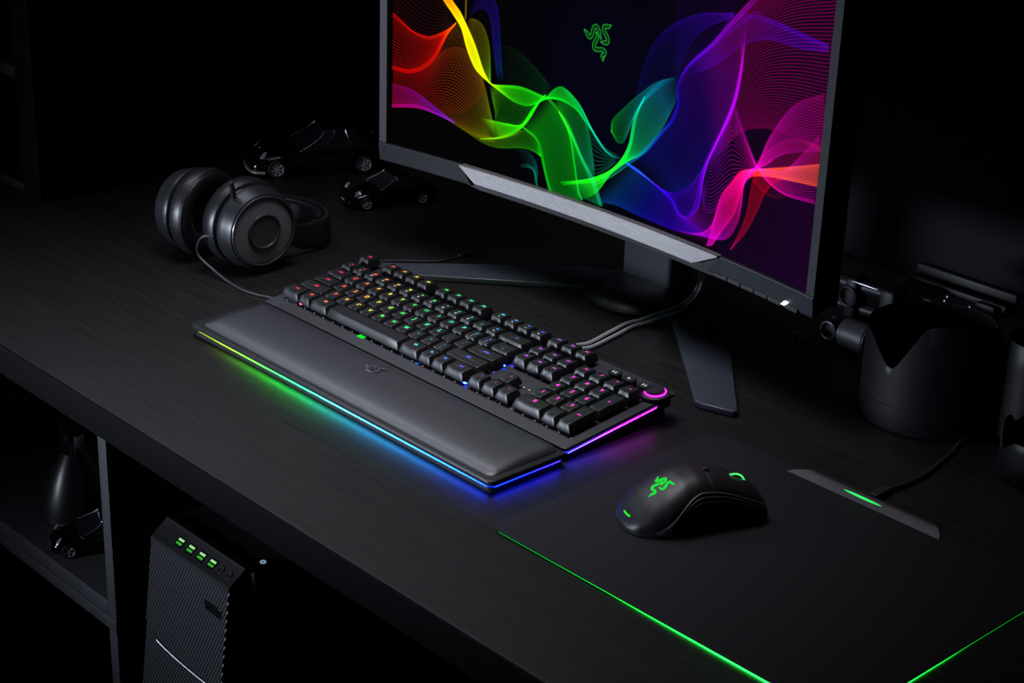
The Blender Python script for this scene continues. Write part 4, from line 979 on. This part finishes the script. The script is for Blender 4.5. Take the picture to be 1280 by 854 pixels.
# ------------------------------------------------------------------ computer tower under the desk
pc = thing('computer_tower', 'black computer tower with green-lit ports standing under the desk', 'computer', (45, 50, -ZD))
CX0, CX1 = -34, 108
MB().box(-36, 117, -126, 260, -ZD + 6, -217, 2).build('chassis', M['pc'], pc, local=False)
for x in (-20, 110):
    MB().box(x - 10, x + 10, -100, -70, -ZD + .3, -ZD + 6, 1).build('foot', M['rubber'], pc, local=False); MB().box(x - 10, x + 10, 200, 230, -ZD + .3, -ZD + 6, 1).build('foot', M['rubber'], pc, local=False)
m = mat('ribbed_mesh_front', (.05, .05, .06), .45, spec=.5); M['pcmesh'] = m
nt = m.node_tree; b = nt.nodes['Principled BSDF']; tc = nt.nodes.new('ShaderNodeTexCoord'); mp = nt.nodes.new('ShaderNodeMapping'); mp.inputs['Rotation'].default_value = (0, R(-24), 0); mp.inputs['Scale'].default_value = (1, 0, 1)
wv = nt.nodes.new('ShaderNodeTexWave'); wv.wave_type = 'BANDS'; wv.bands_direction = 'X'; wv.inputs['Scale'].default_value = 78
bp = nt.nodes.new('ShaderNodeBump'); bp.inputs['Strength'].default_value = .9; bp.inputs['Distance'].default_value = .002
mx = nt.nodes.new('ShaderNodeMix'); mx.data_type = 'RGBA'; mx.inputs[6].default_value = (.012, .012, .014, 1); mx.inputs[7].default_value = (.05, .05, .06, 1)
nt.links.new(tc.outputs['Object'], mp.inputs['Vector']); nt.links.new(mp.outputs['Vector'], wv.inputs['Vector']); nt.links.new(wv.outputs['Fac'], bp.inputs['Height']); nt.links.new(wv.outputs['Fac'], mx.inputs[0])
nt.links.new(bp.outputs['Normal'], b.inputs['Normal']); nt.links.new(mx.outputs[2], b.inputs['Base Color'])
def yfront(z): return -150 - (-230 - z) * .122
def fpanel(name, xz, m, y_in=-127, bow=0.):
    """front panel: polygon in x,z pushed out to the leaning front"""
    mb = MB(); n = len(xz)
    F = [(x, yfront(z) - bow, z) for x, z in xz]; B = [(x, y_in, z) for x, z in xz]
    c = (sum(p[0] for p in F) / n, sum(p[2] for p in F) / n)
    E = [(x + (c[0] - x) * .01, y - 1.2, z + (c[1] - z) * .01) for x, y, z in F]
    mb.add(F + B + E, [tuple(range(2 * n, 3 * n))] + [(i, (i + 1) % n, 2 * n + (i + 1) % n, 2 * n + i) for i in range(n)] + [(n + i, n + (i + 1) % n, (i + 1) % n, i) for i in range(n)]); return mb.build(name, m, pc, local=False)
seam = [(CX0, -326), (-12, -337), (20, -342), (50, -344), (80, -345), (CX1, -345)]
fpanel('front_panel', [(CX0, -231)] + [(CX0, -260)] + seam + [(CX1, -232)], M['pcmesh'])
fpanel('lower_front_panel', [(x, z - 2.2) for x, z in seam] + [(CX1, -ZD + 16), (CX0, -ZD + 16)], M['pcmesh'], bow=-1)
mb = MB(); mb.tube([(x, yfront(z) - 2.6, z - 1) for x, z in [tuple(q) for q in spline(seam, 40)[8:]]], .75, 6); mb.build('chrome_line', M['rim'], pc, local=False)
MB().box(70, 100, yfront(-262) - 1.8, yfront(-262) + 1, -267, -256, .5).build('badge', M['gloss'], pc, local=False)
# sloped port panel
def pp(x, t, o=0.):   # t 0..1 from front edge up to the ridge
    y, z = -151 + 21 * t, -229 + 15.5 * t
    return (x, y - .59 * o, z + .80 * o)
mb = MB(); mb.loft([[(x, -152, -231), pp(x, .0, 0), pp(x, .08, .4), pp(x, .92, .4), pp(x, 1, 1.5), (x, -127, -212.5), (x, -122, -213), (x, -122, -231)] for x in (CX0, CX0 + 1, CX1 - 1, CX1)]); mb.build('port_panel', M['pc'], pc, local=False)
for i in range(4):
    x = 12 + 19.3 * i - 4
    a, b2, c2, d2 = pp(x - 6.5, .24, .5), pp(x + 6.5, .24, .5), pp(x + 6.5, .66, .5), pp(x - 6.5, .66, .5)
    mb = MB(); mb.add([a, b2, c2, d2] + [pp(x - 6.5, .24, .9), pp(x + 6.5, .24, .9), pp(x + 6.5, .66, .9), pp(x - 6.5, .66, .9)], [(4, 5, 6, 7), (0, 1, 5, 4), (1, 2, 6, 5), (2, 3, 7, 6), (3, 0, 4, 7)])
    u = mb.build('usb_port', M['gloss'], pc, local=False)
    mb = MB(); mb.add([pp(x - 4.6, .50, 1.1), pp(x + 4.6, .50, 1.1), pp(x + 4.6, .60, 1.1), pp(x - 4.6, .60, 1.1)], [(0, 1, 2, 3)], None, (.35, .75, .28)); mb.add([pp(x - 4.6, .33, 1.1), pp(x + 4.6, .33, 1.1), pp(x + 4.6, .43, 1.1), pp(x - 4.6, .43, 1.1)], [(0, 1, 2, 3)], None, (.03, .38, .03)); mb.build('port_light', M['e_attr'], u, local=False)
for x in (82, 96):
    ctr = Vector(pp(x, .45, .8)); ux = Vector((1, 0, 0)); uy = (Vector(pp(x, 1)) - Vector(pp(x, 0))).normalized()
    mb = MB(); mb.tube([ctr + ux * 3.4 * math.cos(a) + uy * 3.4 * math.sin(a) for a in [2 * PI * k / 24 for k in range(24)]], .8, 6, True); mb.build('audio_jack', M['hpring'], pc, local=False)
mb = MB(); mb.lathe([(0, -217), (9, -217), (9, -215.2), (8, -214.6), (0, -214.6)], 32, Tm(106, -107, 0)); pb = mb.build('power_button', M['gloss'], pc, local=False)
mb = MB(); mb.tube([(106 + 2.6 * math.cos(a), -107 + 2.6 * math.sin(a), -214.3) for a in [2 * PI * k / 24 for k in range(24)]], .8, 6, True); mb.build('power_ring', M['e_teal'], pb, local=False)

# ------------------------------------------------------------------ flask in the cube shelf
fl = thing('flask', 'black bell-shaped flask with a chrome neck in the cube shelf', 'flask', (-338, -68, -356))
FX = Tm(0, 0, 0)
MB().lathe([(0, .4), (43, .4), (46, 2), (46.5, 6), (44.5, 16), (40, 32), (33, 50), (25, 66), (18, 77), (14, 83), (0, 84)], 56).build('body', M['flask'], fl)
MB().lathe([(14.2, 83), (14.6, 84), (14.2, 108), (13.8, 109.5), (0, 110)], 40).build('neck', M['chrome'], fl)
MB().lathe([(0, 110), (16, 110), (17, 112), (16.5, 118), (13, 122), (0, 123)], 40).build('stopper', M['gloss'], fl)

# ------------------------------------------------------------------ light and camera
def area(name, loc, target, size, power, col=(1, 1, 1), sy=None, spread=180):
    l = bpy.data.lights.new(name, 'AREA'); l.energy = power; l.color = col; l.size = size * S
    if sy: l.shape = 'RECTANGLE'; l.size_y = sy * S
    l.spread = R(spread)
    o = bpy.data.objects.new(name, l); COL.objects.link(o)
    o.location = Vector(loc) * S + Vector((0, 0, ZD * S)); d = Vector(target) - Vector(loc)
    o.rotation_euler = d.to_track_quat('-Z', 'Y').to_euler()
    return o
area('softbox_overhead', (180, -40, 950), (230, -30, 0), 450, 1.5, (.93, .93, 1), spread=74)
area('softbox_high_left', (-560, 0, 900), (110, 0, 0), 420, .45, (.80, .86, 1), spread=60)
area('softbox_front', (-650, -1950, 180), (170, 20, 0), 520, 2.2, (.74, .83, 1), sy=240, spread=34)
w = bpy.data.worlds.new('dark_room'); scene.world = w; w.use_nodes = True
w.node_tree.nodes['Background'].inputs['Color'].default_value = (.5, .55, .7, 1); w.node_tree.nodes['Background'].inputs['Strength'].default_value = .0012

cam = bpy.data.cameras.new('camera'); co = bpy.data.objects.new('camera', cam); COL.objects.link(co)
cam.sensor_fit = 'HORIZONTAL'; cam.sensor_width = 36; cam.lens = 2276.3003 / 1280 * 36; cam.clip_start = .05; cam.clip_end = 20
yw, pt, rl = .80999, .4020, .03360
f = Vector((-math.cos(pt) * math.sin(yw), math.cos(pt) * math.cos(yw), -math.sin(pt))); rt = Vector((math.cos(yw), math.sin(yw), 0)); up = rt.cross(f)
rt2 = math.cos(rl) * rt + math.sin(rl) * up; up2 = -math.sin(rl) * rt + math.cos(rl) * up
Mx = Matrix((rt2, up2, -f)).transposed().to_4x4(); Mx.translation = Vector((1441.77, -1040.184, 722.992 + ZD)) * S
co.matrix_world = Mx
scene.camera = co
vs = scene.view_settings; vs.view_transform = 'Standard'; vs.look = 'None'; vs.exposure = 0; vs.gamma = 1; vs.use_curve_mapping = False
scene.cycles.use_denoising = True
scene.cycles.max_bounces = 6; scene.cycles.sample_clamp_indirect = 4
